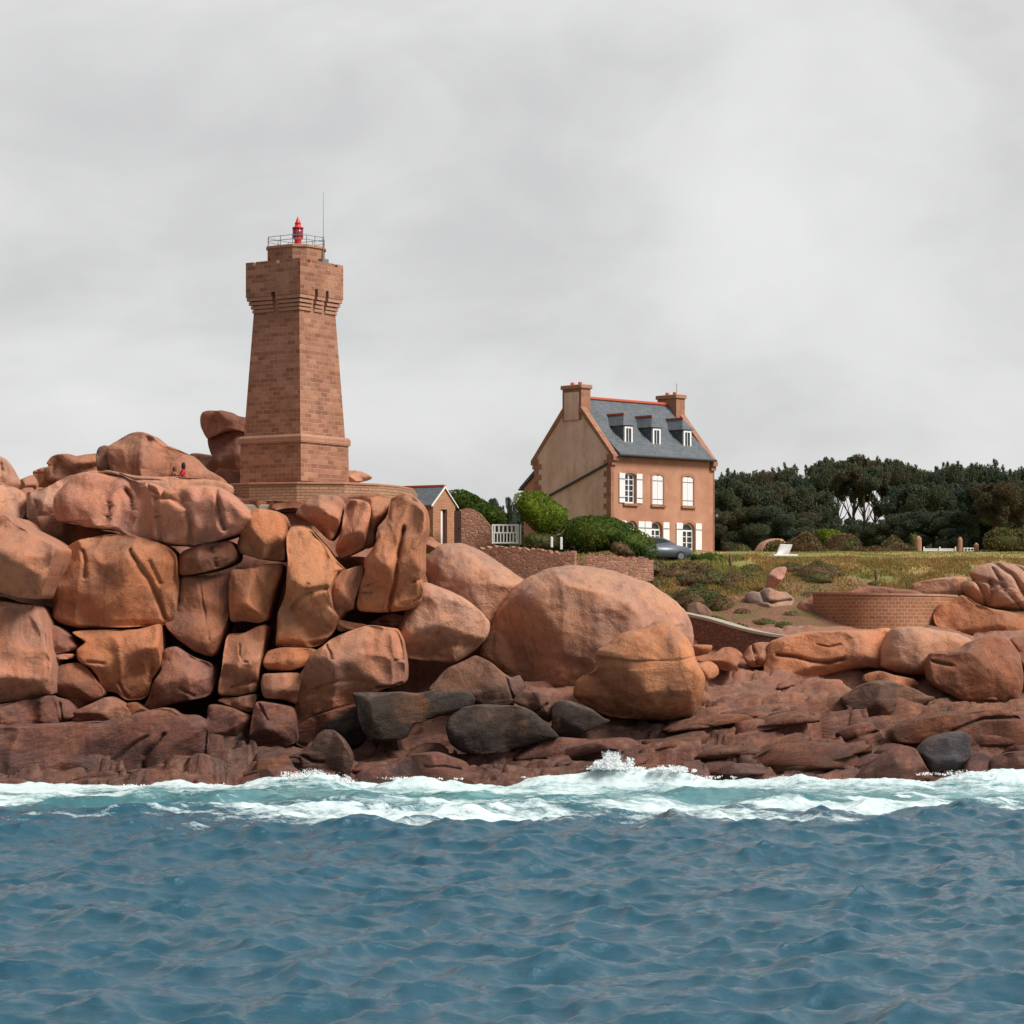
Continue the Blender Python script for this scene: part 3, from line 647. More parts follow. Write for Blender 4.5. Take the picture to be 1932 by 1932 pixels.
rock('S', [(112,1046),(150,1018),(230,1006),(296,1022),(331,1046),(333,1090),(327,1164),(300,1180),(240,1184),(170,1187),(118,1180),(92,1162),(104,1110)], 130.5, OR, 'large rust brown block with a smooth hexagonal face under the overhanging slab', T=2.2, group=GC, nf=1, n=3.4,
     ridges=[(130,1160,165,1085,100,1080,.9),(150,1090,225,1090,190,1150,.55),(222,1088,262,1140,190,1150,.35),(250,1025,310,1165,330,1060,.8),(118,1165,320,1155,200,1200,1.5),(120,1050,320,1060,200,1020,1.2)], cracks=[(.12,.35,(158,1040),(165,1060),(164,1090)),(.16,.5,(250,1040),(280,1090),(308,1165)),(.12,.3,(285,1060),(300,1100))])
rock('A', [(1285,1065),(1318,1018),(1400,992),(1520,965),(1650,945),(1712,1030),(1700,1092),(1600,1142),(1450,1182),(1290,1196)], 130.6, BR, 'squat shadowed brown block tucked beneath the tip of the overhanging slab', T=1.2, group=GC, cracks=[(.08,.3,(1530,1000),(1560,1130))])
rock('B', [(1290,14),(1400,12),(1520,5),(1660,5),(1668,120),(1650,300),(1622,440),(1560,592),(1500,600),(1400,562),(1290,482),(1200,392),(1188,350),(1250,330),(1268,200)], 131, BR, 'tall dark brown shield-shaped block streaked with rust', T=1.5, group=GC, n=4, nf=2, cracks=[(.08,.15,(1440,60),(1480,300),(1530,480)),(.07,.12,(1580,60),(1590,280))], ridges=[(1300,480,1580,540,1450,620,1.)])
# --- lower left of the cliff
rock('B', [(-170,190),(0,200),(100,212),(228,228),(290,330),(322,440),(342,560),(370,700),(366,868),(330,882),(170,915),(0,942),(-170,950)], 127.5, PK, 'big smooth pinkish brown block with a worn round shoulder, below the jutting one', T=2.2, group=GC, nf=2, n=3.4, ridges=[(260,300,330,850,380,600,.6)], dents=[(120,500,1.2,.3)])
rock('B', [(-170,955),(0,950),(200,905),(342,888),(350,940),(402,1062),(390,1098),(200,1105),(0,1115),(-170,1115)], 127.2, RD, 'low grey-stained block squeezed under the big smooth pinkish one', T=1.5, group=GC, nf=2)
rock('B', [(340,375),(400,388),(482,452),(538,532),(500,560),(430,582),(352,598),(330,480)], 129.3, RD, 'small triangular stone wedged between the smooth block and the middle stones', T=.8, group=GC)
rock('B', [(356,604),(440,584),(520,588),(505,615),(420,630),(362,642)], 129.2, PK, 'thin flat sliver of stone under the small triangular one', T=.5, group=GC)
rock('B', [(515,425),(600,412),(700,408),(850,408),(1000,402),(1132,368),(1152,440),(1163,560),(1148,690),(1085,770),(1062,880),(1000,922),(900,922),(820,875),(740,852),(700,752),(640,682),(565,640),(540,560),(600,500),(545,455)], 129.8, OR, 'rounded orange brown block with a furrowed base in the middle of the cliff', T=1.7, group=GC, nf=2, n=3.3, cracks=[(.07,.25,(850,790),(880,860),(910,900)),(.09,.2,(640,640),(760,655)),(.1,.2,(1100,690),(1060,790))], ridges=[(560,430,1140,430,800,360,.8)])
rock('B', [(378,690),(440,658),(560,648),(622,688),(680,768),(742,860),(715,905),(560,982),(538,1002),(480,940),(400,885),(362,870),(375,760)], 129.3, BR, 'dull brown oval stone low in the cliff with a light upper rim', T=1.2, group=GC, ridges=[(430,700,560,700,600,620,.5),(380,800,560,970,400,960,.7)])
rock('B', [(342,890),(400,906),(470,926),(530,988),(540,1030),(470,1075),(400,1078),(358,980)], 128.3, RD, 'little split stone at the foot of the dull oval one', T=.6, group=GC, cracks=[(.06,.25,(420,950),(450,1070))])
rock('B', [(540,990),(640,948),(740,903),(800,908),(880,958),(935,1035),(860,1070),(700,1075),(500,1080),(500,1040)], 128.4, PK, 'flat tan stone rising to a small point above the long wet rock', T=.9, group=GC)
rock('B', [(900,945),(960,940),(1050,990),(1100,1030),(950,1060),(910,1010)], 128.9, BR, 'tiny shadowed stone under the furrowed orange block', T=.5, group=GC)
rock('B', [(1170,560),(1248,528),(1330,568),(1400,608),(1500,648),(1540,700),(1547,800),(1510,882),(1400,922),(1250,952),(1085,990),(1020,972),(1078,880),(1100,792),(1158,700)], 129.9, RD, 'wide brown block with a chipped lower face beside the upright pillar', T=1.5, group=GC, nf=2, ridges=[(1330,820,1400,900,1250,900,.6)], cracks=[(.08,.2,(1310,830),(1400,890)),(.1,.25,(1110,800),(1100,900))])
# --- columns in the middle
rock('C', [(215,300),(330,298),(440,332),(474,430),(478,560),(458,698),(370,702),(250,690),(110,645),(70,590),(110,480),(170,400)], 131, OR, 'squared orange block at the end of the overhanging slab', T=1.6, group=GC, nf=2, n=3.4, ridges=[(230,360,200,640,120,500,.9)])
rock('C', [(30,780),(140,765),(240,748),(300,728),(432,718),(440,790),(410,880),(380,980),(350,1080),(332,1165),(258,1200),(130,1185),(30,1182),(15,1000)], 130.6, OR, 'leaning block half dark and half bright orange above the upright pillar', T=1.6, group=GC, nf=1, n=3.6, ridges=[(240,770,110,1150,60,900,1.3)])
rock('B', [(1640,445),(1760,428),(1850,385),(1912,372),(1925,400),(1908,500),(1892,640),(1872,780),(1848,862),(1720,892),(1598,892),(1565,862),(1598,700),(1618,560)], 129.6, PK, 'upright pillar of tan granite with a curved scar', T=1.4, group=GC, nf=2, n=3.6, cracks=[(.06,.18,(1735,520),(1735,590),(1770,640),(1790,640)),(.07,.3,(1675,830),(1760,800),(1840,780))])
rock('B', [(1598,905),(1700,900),(1850,878),(1842,980),(1800,1012),(1640,962),(1560,928)], 129.3, PK, 'small pale block carrying the upright pillar', T=.9, group=GC)
rock('B', [(1500,960),(1640,972),(1812,1042),(1800,1130),(1815,1240),(1785,1330),(1600,1330),(1490,1250),(1490,1090)], 128.7, RD, 'brown square block beside the end of the long wet rock', T=1.3, group=GC, nf=2)
rock('C', [(560,295),(640,222),(720,180),(800,182),(880,190),(918,258),(902,400),(862,500),(822,545),(780,522),(700,442),(600,372),(540,342)], 131.6, PK, 'pink stone with a dark angular underside right below the platform', T=1.5, group=GC, nf=1, ridges=[(580,290,720,350,600,380,1.4),(720,365,900,370,800,480,.9)])
rock('C', [(862,580),(900,470),(920,350),(940,260),(980,215),(1060,213),(1132,248),(1152,330),(1122,460),(1085,600),(1062,622),(1000,650),(905,680),(862,640)], 131.4, PK, 'fat finger-like rock leaning under the platform wall', T=1.5, group=GC, nf=1, n=2.4)
rock('C', [(1108,212),(1200,188),(1292,198),(1307,270),(1262,360),(1192,432),(1162,500),(1162,582),(1100,612),(1082,590),(1132,440),(1152,330),(1132,258)], 131.8, PK, 'thin finger-like rock pressed against the fat one', T=1.2, group=GC, nf=1, n=2.4)
rock('C', [(1298,215),(1380,172),(1450,178),(1540,240),(1592,320),(1605,450),(1580,560),(1576,640),(1578,780),(1552,862),(1560,950),(1532,1042),(1480,1080),(1380,1102),(1280,1112),(1100,1112),(1040,1092),(1028,1040),(1060,900),(1092,800),(1092,700),(1150,620),(1200,520),(1200,440),(1270,350)], 131, OR, 'tall rounded orange buttress ending the cliff, split by a long vertical furrow', T=2.4, group=GC, nf=1, n=2.5, seed=77,
     cracks=[(.13,.7,(1410,460),(1385,600),(1350,850),(1310,980),(1290,1095)),(.07,.25,(1080,760),(1075,850),(1045,940)),(.06,.18,(1030,960),(1160,960)),(.08,.25,(1470,875),(1560,850)),(.08,.2,(1480,1030),(1545,1000)),(.06,.12,(1130,900),(1230,860))], dents=[(1200,1000,.5,.2)])
rock('C', [(822,860),(870,790),(960,768),(1060,738),(1085,790),(1062,880),(1022,1000),(1002,1082),(940,1112),(882,1182),(840,1230),(790,1140),(800,960)], 130.4, PK, 'mottled pink wedge between the leaning slab and the tall buttress', T=1.2, group=GC, nf=2, cracks=[(.07,.25,(830,880),(815,1000),(795,1100))], dents=[(960,900,.3,.15)])
rock('C', [(480,500),(515,432),(600,420),(662,450),(740,542),(800,612),(862,700),(922,762),(880,792),(852,882),(830,960),(850,1090),(890,1160),(842,1262),(742,1372),(640,1395),(450,1382),(378,1372),(390,1250),(400,1120),(462,1000),(480,900),(490,700)], 129.7, OG, 'great leaning orange slab standing left of the mottled wedge', T=2.0, group=GC, nf=1, n=3., 
     ridges=[(580,460,520,900,480,700,1.1),(470,1150,440,1370,390,1250,1.0),(640,960,860,880,700,1150,.22)], cracks=[(.16,.4,(800,920),(650,960),(560,1030),(520,1090)),(.08,.15,(660,890),(600,960))])
rock('C', [(318,1420),(420,1388),(640,1393),(702,1408),(695,1470),(605,1540),(500,1572),(320,1562),(285,1500)], 129.4, OR, 'low loaf-shaped orange stone under the great leaning slab', T=1.1, group=GC, nf=1)
rock('C', [(655,1450),(760,1370),(840,1312),(1000,1242),(1120,1212),(1250,1228),(1342,1240),(1392,1330),(1412,1450),(1418,1600),(1395,1675),(1250,1722),(1008,1834),(760,1915),(554,1985),(535,1830),(560,1640),(610,1550)], 129, PK, 'massive rounded pink block at the foot of the cliff, beside the dark hole', T=2.0, group=GC, nf=1, n=3.2,
     cracks=[(.07,.3,(800,1370),(830,1420),(850,1475)),(.07,.3,(1190,1705),(1300,1690),(1390,1665)),(.07,.15,(1340,1490),(1400,1480)),(.1,.15,(700,1720),(900,1650),(1050,1640))], dents=[(1280,1580,.5,.2),(1150,1420,.5,.15)])
rock('C', [(285,1600),(420,1588),(565,1588),(592,1640),(572,1782),(545,1838),(440,1800),(300,1785),(265,1700)], 128.9, PK, 'squared pink stone with worn edges, under the loaf-shaped one', T=1.1, group=GC, nf=2)
rock('F', [(470,318),(600,328),(722,358),(748,450),(748,590),(600,645),(500,652),(430,562),(440,430)], 127.8, RD, 'brown block with a stained base at the foot of the squared pink stone', T=1.2, group=GC, cracks=[(.07,.25,(490,330),(560,440),(600,450))])
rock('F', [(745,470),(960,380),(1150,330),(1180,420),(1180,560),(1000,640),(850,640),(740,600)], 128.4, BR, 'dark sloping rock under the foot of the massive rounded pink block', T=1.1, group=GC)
rock('C', [(868,1240),(892,1168),(1000,1188),(1110,1208),(1010,1240),(900,1262)], 130.3, PK, 'sliver of pale rock between the leaning slab and the massive block', T=.6, group=GC)
rock('C', [(1290,1120),(1390,1130),(1480,1165),(1440,1230),(1300,1240),(1180,1215),(1120,1190)], 132, BR, 'thin stacked flakes of rock under the tall buttress', T=.9, group=GC, cracks=[(.06,.3,(1200,1190),(1450,1190))])
rock('S', [(560,1060),(700,1050),(800,1080),(800,1180),(760,1260),(640,1270),(560,1180)], 135.5, BR, 'deep shadowed rock seen only through cracks behind the tall buttress', T=1.5, back=4, group=GC)
# --- foot of the cliff at the water
rock('B', [(-170,1112),(0,1112),(200,1100),(400,1090),(700,1078),(860,1050),(1000,1010),(1150,985),(1250,1002),(1300,1030),(1400,1040),(1480,1080),(1503,1130),(1497,1250),(1493,1400),(1485,1540),(1400,1640),(1000,1680),(600,1690),(100,1660),(-170,1640)], 125, RD, 'very long low rock at the water, dark lichen along its back', T=2.2, group=GC, nf=1, n=3.4,
     ridges=[(400,1210,1100,1080,900,1000,.9),(1430,1080,1430,1400,1500,1250,.6),(0,1180,400,1200,200,1100,.9)],
     cracks=[(.09,.5,(1185,1165),(1130,1240),(1050,1320),(1030,1440)),(.08,.4,(1482,1150),(1472,1330),(1465,1500)),(.12,.4,(380,1570),(480,1490),(640,1440),(760,1390)),(.09,.3,(780,1390),(900,1290),(1060,1180)),(.08,.25,(880,1480),(960,1560))])
rock('B', [(360,1640),(400,1560),(560,1488),(760,1442),(1030,1452),(1200,1500),(1480,1490),(1620,1540),(1640,1640),(1200,1700),(500,1700)], 122.9, RD, 'wet shelf of rock just above the foam below the long low rock', T=1.2, group=GC, cracks=[(.08,.3,(880,1480),(950,1570))])
rock('F', [(326,900),(350,850),(400,805),(480,772),(600,750),(700,742),(765,775),(792,830),(780,900),(600,930)], 122.3, RD, 'round-backed wet rock among the breakers under the grey-capped one', T=.9, group=GS, cracks=[(.06,.2,(350,880),(400,815),(480,790))])
rock('F', [(500,700),(620,690),(690,670),(760,800),(700,860),(560,860),(480,800)], 123.4, BR, 'low brown ledge rock left of the grey-capped one', T=.8, group=GS)
rock('F', [(885,545),(940,502),(1002,506),(1070,558),(1112,620),(1137,690),(1125,760),(1110,860),(900,860),(790,790),(770,700),(690,690),(752,660),(832,640)], 124.2, GB, 'grey-capped rock with a dark slot at the foot of the cliff', T=1.1, group=GS, cracks=[(.08,.4,(800,675),(860,715),(930,720)),(.06,.25,(700,690),(770,770),(780,830))], ridges=[(1000,510,1080,650,950,560,.4)])
rock('F', [(1120,900),(1180,785),(1400,722),(1560,662),(1700,650),(1805,682),(1900,722),(1942,800),(1945,890),(1700,930),(1300,930)], 122.8, RD, 'smooth rounded brown ledge just above the foam', T=1.2, group=GS, cracks=[(.06,.2,(1630,740),(1750,740),(1860,760))])
# --- dark fallen boulders
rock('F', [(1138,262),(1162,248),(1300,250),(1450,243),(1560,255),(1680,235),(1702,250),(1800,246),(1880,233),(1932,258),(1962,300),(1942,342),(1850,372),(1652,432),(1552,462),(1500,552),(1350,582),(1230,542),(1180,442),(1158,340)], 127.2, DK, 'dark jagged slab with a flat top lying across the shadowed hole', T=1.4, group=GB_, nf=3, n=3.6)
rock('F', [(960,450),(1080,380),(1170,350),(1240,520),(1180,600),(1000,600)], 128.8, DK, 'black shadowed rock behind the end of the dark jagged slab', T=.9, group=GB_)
rock('G', [(228,590),(250,520),(330,462),(420,442),(500,440),(700,450),(800,500),(882,570),(942,640),(900,652),(780,682),(700,702),(580,742),(440,752),(330,732),(258,682)], 125.9, DK, 'large dark rounded boulder low on the ledges with a paler flank', T=1.7, group=GB_, nf=1, ridges=[(560,450,740,660,860,560,.5)])
rock('G', [(648,420),(680,370),(732,348),(850,368),(892,418),(902,500),(880,552),(800,512),(720,462)], 128.3, GB, 'small grey brown split stone between the dark boulders', T=.9, group=GB_, cracks=[(.06,.3,(780,495),(860,430))])
rock('G', [(898,440),(930,413),(1000,415),(1130,458),(1222,522),(1260,545),(1130,600),(1062,645),(980,645),(900,595),(888,510)], 127.6, DK, 'dark greenish boulder beside the orange beaked one', T=1.2, group=GB_, ridges=[(1130,460,1160,600,1240,540,.6)])
rock('G', [(120,345),(180,270),(240,210),(330,168),(412,133),(500,168),(592,240),(640,268),(692,255),(722,312),(712,365),(662,402),(650,450),(500,470),(400,430),(330,400),(170,400)], 130, GB, 'grey brown humped boulder in front of the dark hole', T=1.4, group=GB_, nf=1, ridges=[(240,215,420,390,200,350,.6)], cracks=[(.07,.2,(610,270),(650,400))])
# --- the giant boulders
rock('S', [(800,1062),(808,1048),(830,1029),(868,1025),(902,1036),(940,1060),(975,1085),(994,1102),(985,1130),(965,1170),(935,1210),(880,1190),(830,1140),(800,1110)], 140, PP, 'smooth pale boulder behind, touching the rubble wall', T=2.6, group=GB_, nf=0, n=2.2)
rock('S', [(798,1100),(830,1106),(872,1126),(905,1150),(923,1176),(918,1202),(895,1226),(860,1250),(820,1248),(765,1241),(745,1215),(755,1175),(778,1130)], 133.2, PP, 'smooth pale boulder leaning on the cliff above the dark hole', T=2.4, back=5.5, group=GB_, nf=1, n=2.3, ridges=[(740,1215,900,1225,820,1260,.8)])
rock('S', [(935,1162),(955,1127),(985,1096),(1030,1073),(1080,1066),(1130,1071),(1180,1084),(1230,1104),(1270,1130),(1298,1162),(1307,1192),(1300,1240),(1260,1290),(1150,1318),(1085,1318),(1040,1306),(980,1285),(930,1262),(905,1240),(918,1200)], 138.5, PP, 'biggest smooth pink boulder, a whale-backed giant below the house', T=4.2, back=6, group=GB_, nf=0, n=2.9,
     ridges=[(1000,1100,1220,1112,1100,1060,.9),(1215,1105,1285,1230,1320,1150,.8),(930,1175,1050,1215,960,1260,.5),(1040,1195,1080,1300,980,1270,1.15)], cracks=[(.06,.12,(1240,1190),(1280,1180),(1290,1200))])
rock('D', [(330,962),(352,918),(420,878),(500,812),(580,772),(650,760),(720,740),(800,700),(880,690),(960,730),(1032,802),(1090,900),(1112,980),(1162,1072),(1187,1150),(1175,1270),(1132,1362),(1082,1450),(900,1492),(740,1472),(450,1452),(300,1372),(168,1292),(170,1192),(222,1130),(300,1100),(340,1040),(372,985)], 130.8, OG, 'orange beaked boulder with one flank dark, standing in front of the giant', T=3.3, group=GB_, nf=0, n=2.6, seed=5,
     ridges=[(450,900,600,1110,350,1150,1.6),(600,1110,740,1290,450,1300,1.5),(600,1265,860,1262,750,1400,.8)], cracks=[(.05,.10,(620,1010),(900,1000),(1000,990),(1110,965))])
# --- right-hand shore
rock('D', [(1080,890),(1150,880),(1245,887),(1245,922),(1205,962),(1130,972),(1060,960)], 137, OR, 'little orange wedge stone against the big boulder and the low sea wall', T=.7, group=GS)
rock('D', [(1100,980),(1200,960),(1280,942),(1332,910),(1400,900),(1452,922),(1492,970),(1445,1050),(1450,1095),(1330,1085),(1240,1040),(1110,1010)], 135.5, OR, 'sunlit orange wedge-shaped rock below the low sea wall', T=1., group=GS, ridges=[(1270,1010,1440,1040,1350,1080,1.)])
rock('D', [(1130,1035),(1232,1013),(1292,1050),(1302,1110),(1252,1152),(1190,1160),(1150,1100)], 134, PK, 'small rounded stone beside the shoulder of the beaked boulder', T=.7, group=GS)
rock('D', [(1540,900),(1600,870),(1740,865),(1760,940),(1700,1040),(1560,1060),(1500,980)], 138, PK, 'pale cracked lump at the end of the low sea wall', T=.9, group=GS, cracks=[(.07,.3,(1560,880),(1600,1040))])
rock('E', [(-60,700),(60,652),(200,622),(400,610),(700,604),(880,593),(870,680),(822,722),(802,800),(800,905),(700,902),(500,925),(300,975),(100,992),(-110,1000),(-120,900),(-90,780)], 137.6, (.47,.215,.12), 'broad low tan outcrop with a wavy ledge across it, below the curved sea wall', T=2.2, group=GB_, nf=1,
     cracks=[(.10,.5,(-20,800),(130,815),(240,850),(380,862),(480,830)),(.05,.2,(300,720),(380,735),(460,715))], ridges=[(500,800,800,740,700,900,.8)])
rock('E', [(820,722),(878,622),(912,590),(1000,578),(1130,580),(1250,608),(1400,628),(1502,682),(1540,760),(1440,860),(1300,940),(1168,962),(1000,952),(870,922),(802,892),(802,800)], 136.2, PP, 'smooth pale pink boulder below the curved sea wall, between two others', T=1.9, group=GB_, nf=0)
rock('E', [(1170,950),(1172,850),(1200,790),(1300,775),(1440,742),(1500,702),(1600,662),(1700,643),(1810,672),(1880,790),(1905,950),(1885,1100),(1862,1200),(1700,1242),(1580,1222),(1400,1152),(1240,1062),(1180,1002)], 133, BR, 'brown boulder blackened with lichen on its seaward side', T=2.0, group=GB_, nf=1, ridges=[(1460,740,1700,660,1550,640,.9),(1450,760,1420,1100,1250,950,.35)], cracks=[(.09,.35,(1195,850),(1250,865),(1330,880))])
rock('E', [(1820,690),(1932,655),(2060,700),(2120,900),(2060,1200),(1900,1260),(1850,1150),(1892,950),(1862,790)], 134, BR, 'tan and rust boulder cut by the photo edge beside the lichen-blackened one', T=1.8, group=GB_)
rock('E', [(1500,152),(1560,110),(1640,84),(1740,71),(1850,84),(1932,110),(2100,160),(2180,300),(2120,480),(1932,492),(1800,462),(1700,442),(1610,432),(1560,402),(1500,352),(1438,262),(1462,220),(1532,212)], 149, PP, 'domed pale pink rock with deep fan-like furrows at the edge of the turf', T=2.2, group=GB_, nf=0, n=2.5,
     cracks=[(.16,.6,(1530,215),(1590,320),(1620,430)),(.16,.45,(1690,85),(1790,170),(1870,300),(1932,400)),(.13,.4,(1640,220),(1640,400)),(.14,.4,(1840,90),(1932,180),(2050,380)),(.1,.3,(1660,120),(1740,300),(1900,470))])
rock('E', [(1210,500),(1270,402),(1380,372),(1440,330),(1540,390),(1640,430),(1800,462),(1932,490),(2120,500),(2130,650),(1932,660),(1700,642),(1500,662),(1380,642),(1250,592)], 145.5, OR, 'wide orange-brown rock carrying the furrowed dome', T=2.0, group=GB_, ridges=[(1250,480,1900,560,1600,660,.8)])
rock('E', [(1040,310),(1055,250),(1130,222),(1250,200),(1380,184),(1472,195),(1470,250),(1450,360),(1350,390),(1200,380),(1060,350)], 151.5, PP, 'flat pale weathered rock above the end of the curved sea wall', T=1.2, group=GB_)
rock('E', [(490,1150),(560,1098),(640,1040),(742,1010),(850,1000),(970,1030),(1080,1070),(1170,1120),(1230,1140),(1100,1205),(900,1272),(700,1290),(560,1240)], 131.5, GB, 'grey brown humped boulder lying on the ledges under the pale ones', T=1.3, group=GS)
rock('E', [(680,960),(790,928),(900,958),(1060,988),(1110,1042),(980,1060),(850,1020),(680,1015)], 133.4, OR, 'thin orange ledge stone directly below the smooth pale pink boulder', T=.7, group=GS)
rock('E', [(880,1400),(1030,1310),(1300,1250),(1600,1240),(1782,1233),(1882,1282),(1940,1350),(2080,1400),(2080,1640),(1700,1640),(1500,1560),(1300,1500),(1000,1500),(900,1480)], 126.8, BR, 'broad dark ledge with a black-stained hollow', T=1.6, group=GS, cracks=[(.1,.4,(1340,1390),(1600,1300),(1900,1290))])
rock('E', [(590,1790),(640,1720),(720,1652),(850,1552),(930,1520),(985,1513),(1082,1540),(1142,1640),(1202,1740),(1242,1800),(1000,1840),(640,1840)], 122.7, RD, 'smooth pointed wet rock beside the breakers, with a light stripe', T=1.5, group=GS, nf=1, n=2.2, ridges=[(960,1515,1060,1780,1200,1700,.5)])
rock('E', [(1082,1570),(1150,1480),(1222,1440),(1350,1408),(1450,1403),(1500,1450),(1505,1560),(1470,1680),(1300,1800),(1200,1790),(1140,1650)], 123.7, (.17,.15,.145), 'grey wet rock misted by spray near the shore', T=1.3, group=GS, nf=1)
rock('E', [(1440,1700),(1500,1605),(1600,1568),(1680,1620),(1672,1710),(1600,1800),(1450,1800)], 123.2, RD, 'small round wet rock between the grey one and the long wet one by the surf', T=.8, group=GS)
rock('E', [(1672,1630),(1800,1572),(1932,1560),(2080,1600),(2080,1800),(1700,1800),(1660,1710)], 122.9, RD, 'long wet rock at the surf cut by the photo edge', T=1.1, group=GS)
rock('E', [(540,1560),(450,1430),(560,1360),(700,1332),(790,1390),(832,1480),(812,1590),(680,1610)], 127.6, RD, 'faceted grey pink ledge block crossed by straight cracks', T=.9, group=GS, cracks=[(.06,.3,(440,1420),(530,1480),(640,1430),(790,1400))])
# --- rocks on the heath slope
rock('J', [(655,1400),(672,1350),(720,1325),(790,1335),(840,1300),(880,1296),(960,1330),(1040,1335),(1115,1400),(1100,1455),(1052,1512),(900,1516),(760,1492),(690,1452)], 148.6, (.42,.29,.23), 'pale lichened boulder in the middle of the heath slope', T=1.2, group='rocks on the heath slope', cracks=[(.1,.35,(800,1340),(830,1420),(900,1440)),(.08,.25,(880,1440),(1080,1410))])
rock('J', [(870,1170),(935,1112),(1040,1098),(1035,1170),(965,1262),(900,1330),(855,1310),(862,1220)], 149.8, (.42,.22,.165), 'steep pink rock rising from the heath above the pale lichened boulder', T=.9, group='rocks on the heath slope')
rock('J', [(1392,1160),(1405,1085),(1430,1032),(1500,1018),(1552,1060),(1572,1120),(1560,1175),(1480,1185)], 160, (.40,.22,.18), 'lone dome-shaped rock on the turf above the curved sea wall', T=.9, group='rocks on the heath slope')
rock('J', [(745,990),(760,920),(800,870),(900,833),(1000,838),(1040,900),(1040,990),(900,1010)], 186, PP, 'pinkish humped rock standing among the bushes near the white bench', T=1.6, group='rocks on the heath slope')
rock('J', [(420,1450),(470,1390),(560,1370),(610,1420),(620,1540),(540,1620),(440,1600)], 149.6, BR, 'brown crag poking through the heath above the low sea wall', T=1., group='rocks on the heath slope')
rock('J', [(120,1450),(210,1430),(300,1480),(360,1560),(300,1640),(160,1600),(100,1520)], 146.5, GB, 'grey brown rock between the giant boulder and the low sea wall', T=1., group='rocks on the heath slope')
rock('J', [(1110,1500),(1180,1420),(1300,1370),(1340,1450),(1280,1560),(1150,1620),(1080,1570)], 148.5, BR, 'brown outcrop at the near end of the curved sea wall', T=1.1, group='rocks on the heath slope')
rock('E', [(560,300),(700,262),(820,265),(960,285),(1060,290),(1150,330),(1000,360),(700,350),(540,340)], 150.4, RD, 'strip of bare red rock along the top of the curved sea wall', T=.5, nf=0, group='rocks on the heath slope')
rock('H', [(380,720),(430,690),(500,740),(560,780),(500,850),(380,860),(340,780)], 149, PK, 'small broken rocks beside the tall buttress near the shed', T=.7, group='rocks on the heath slope')
# cliff behind the two people and rock under the platform
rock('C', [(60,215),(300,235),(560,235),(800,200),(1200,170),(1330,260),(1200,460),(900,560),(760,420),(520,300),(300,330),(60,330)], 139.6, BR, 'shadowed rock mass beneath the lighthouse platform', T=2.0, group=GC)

# --- loose rocks lying on the ledges
rng = np.random.default_rng(12)
def small_rock(u, Y, w, h, dpt, col, lab, grp, seed, tilt):
    x = (u - CX) * Y / F; z = float(H(x, Y)[0])
    n1, n2 = 20, 12; th = np.linspace(0, 2 * math.pi, n1, endpoint=False); ph = np.linspace(-math.pi / 2, math.pi / 2, n2 + 1)[1:-1]
    T_, P_ = np.meshgrid(th, ph); e = .42
    f = lambda a: np.sign(a) * np.abs(a) ** e
    D = np.stack([f(np.cos(P_)) * f(np.cos(T_)), f(np.cos(P_)) * f(np.sin(T_)), f(np.sin(P_))], -1).reshape(-1, 3)
    D = np.vstack([D, [[0, 0, -1], [0, 0, 1]]]); D = D * (1 + .30 * fbm(D * 1.1 + seed, seed, 3) + .08 * fbm(D * 4 + seed, seed, 2))[:, None]
    rr = np.random.default_rng(seed)
    for i in range(8):
        nn = rr.normal(size=3); nn[2] = abs(nn[2]); nn /= np.linalg.norm(nn); k = D @ nn; o_ = rr.uniform(.42, .75)
        D = D - np.outer(np.maximum(k - o_, 0) * .85, nn)
    V = D * (w / 2, dpt / 2, h / 2); a = tilt; V = V @ np.array([[math.cos(a), 0, math.sin(a)], [0, 1, 0], [-math.sin(a), 0, math.cos(a)]])
    b = rr.uniform(-.6, .6); V = V @ np.array([[math.cos(b), math.sin(b), 0], [-math.sin(b), math.cos(b), 0], [0, 0, 1]])
    Fc = []; R_ = n2 - 1
    for r in range(R_ - 1):
        for c in range(n1): Fc.append((r * n1 + c, r * n1 + (c + 1) % n1, (r + 1) * n1 + (c + 1) % n1, (r + 1) * n1 + c))
    lo, hi = R_ * n1, R_ * n1 + 1
    for c in range(n1): Fc.append((lo, (c + 1) % n1, c)); Fc.append((hi, (R_ - 1) * n1 + c, (R_ - 1) * n1 + (c + 1) % n1))
    o = mesh_from('shore_rock', V, Fc, M['rock'], None, True); o.location = (x, Y, z + h * .16); o.color = tuple(np.array(col) * rr.uniform(.82, 1.15)) + (1,)
    return tag(o, lab, 'rock', grp)
for i in range(58):
    u = rng.uniform(985, 2000); Y = 123.5 + 15.5 * rng.random() ** .9
    if u < 1320 and Y > 129.5: Y = 123.5 + 5.5 * rng.random()
    w = rng.uniform(.7, 2.6) * (1.1 if Y < 130 else .8); h = w * rng.uniform(.16, .34)
    small_rock(u, Y, w, h, w * rng.uniform(.7, 1.2), RD if rng.random() < .55 else (PK if Y > 131 else BR), 'angular reddish slab among the many lying on the shore ledges', 'loose slabs on the shore ledges', 300 + i, rng.uniform(.0, .34))
for i in range(22):
    u = rng.uniform(1040, 1960); Y = rng.uniform(123.6, 129.5); w = rng.uniform(3., 6.5); h = w * rng.uniform(.13, .24)
    if u < 1330 and Y > 128: Y = 126.
    if 1640 < u < 1900 and Y < 127: u -= 320
    small_rock(u, Y, w, h, w * rng.uniform(.35, .55), RD if rng.random() < .6 else BR, 'broad flat reddish brown slab low on the shore, tilted towards the surf', 'broad flat slabs low on the shore', 900 + i, rng.uniform(.02, .24))
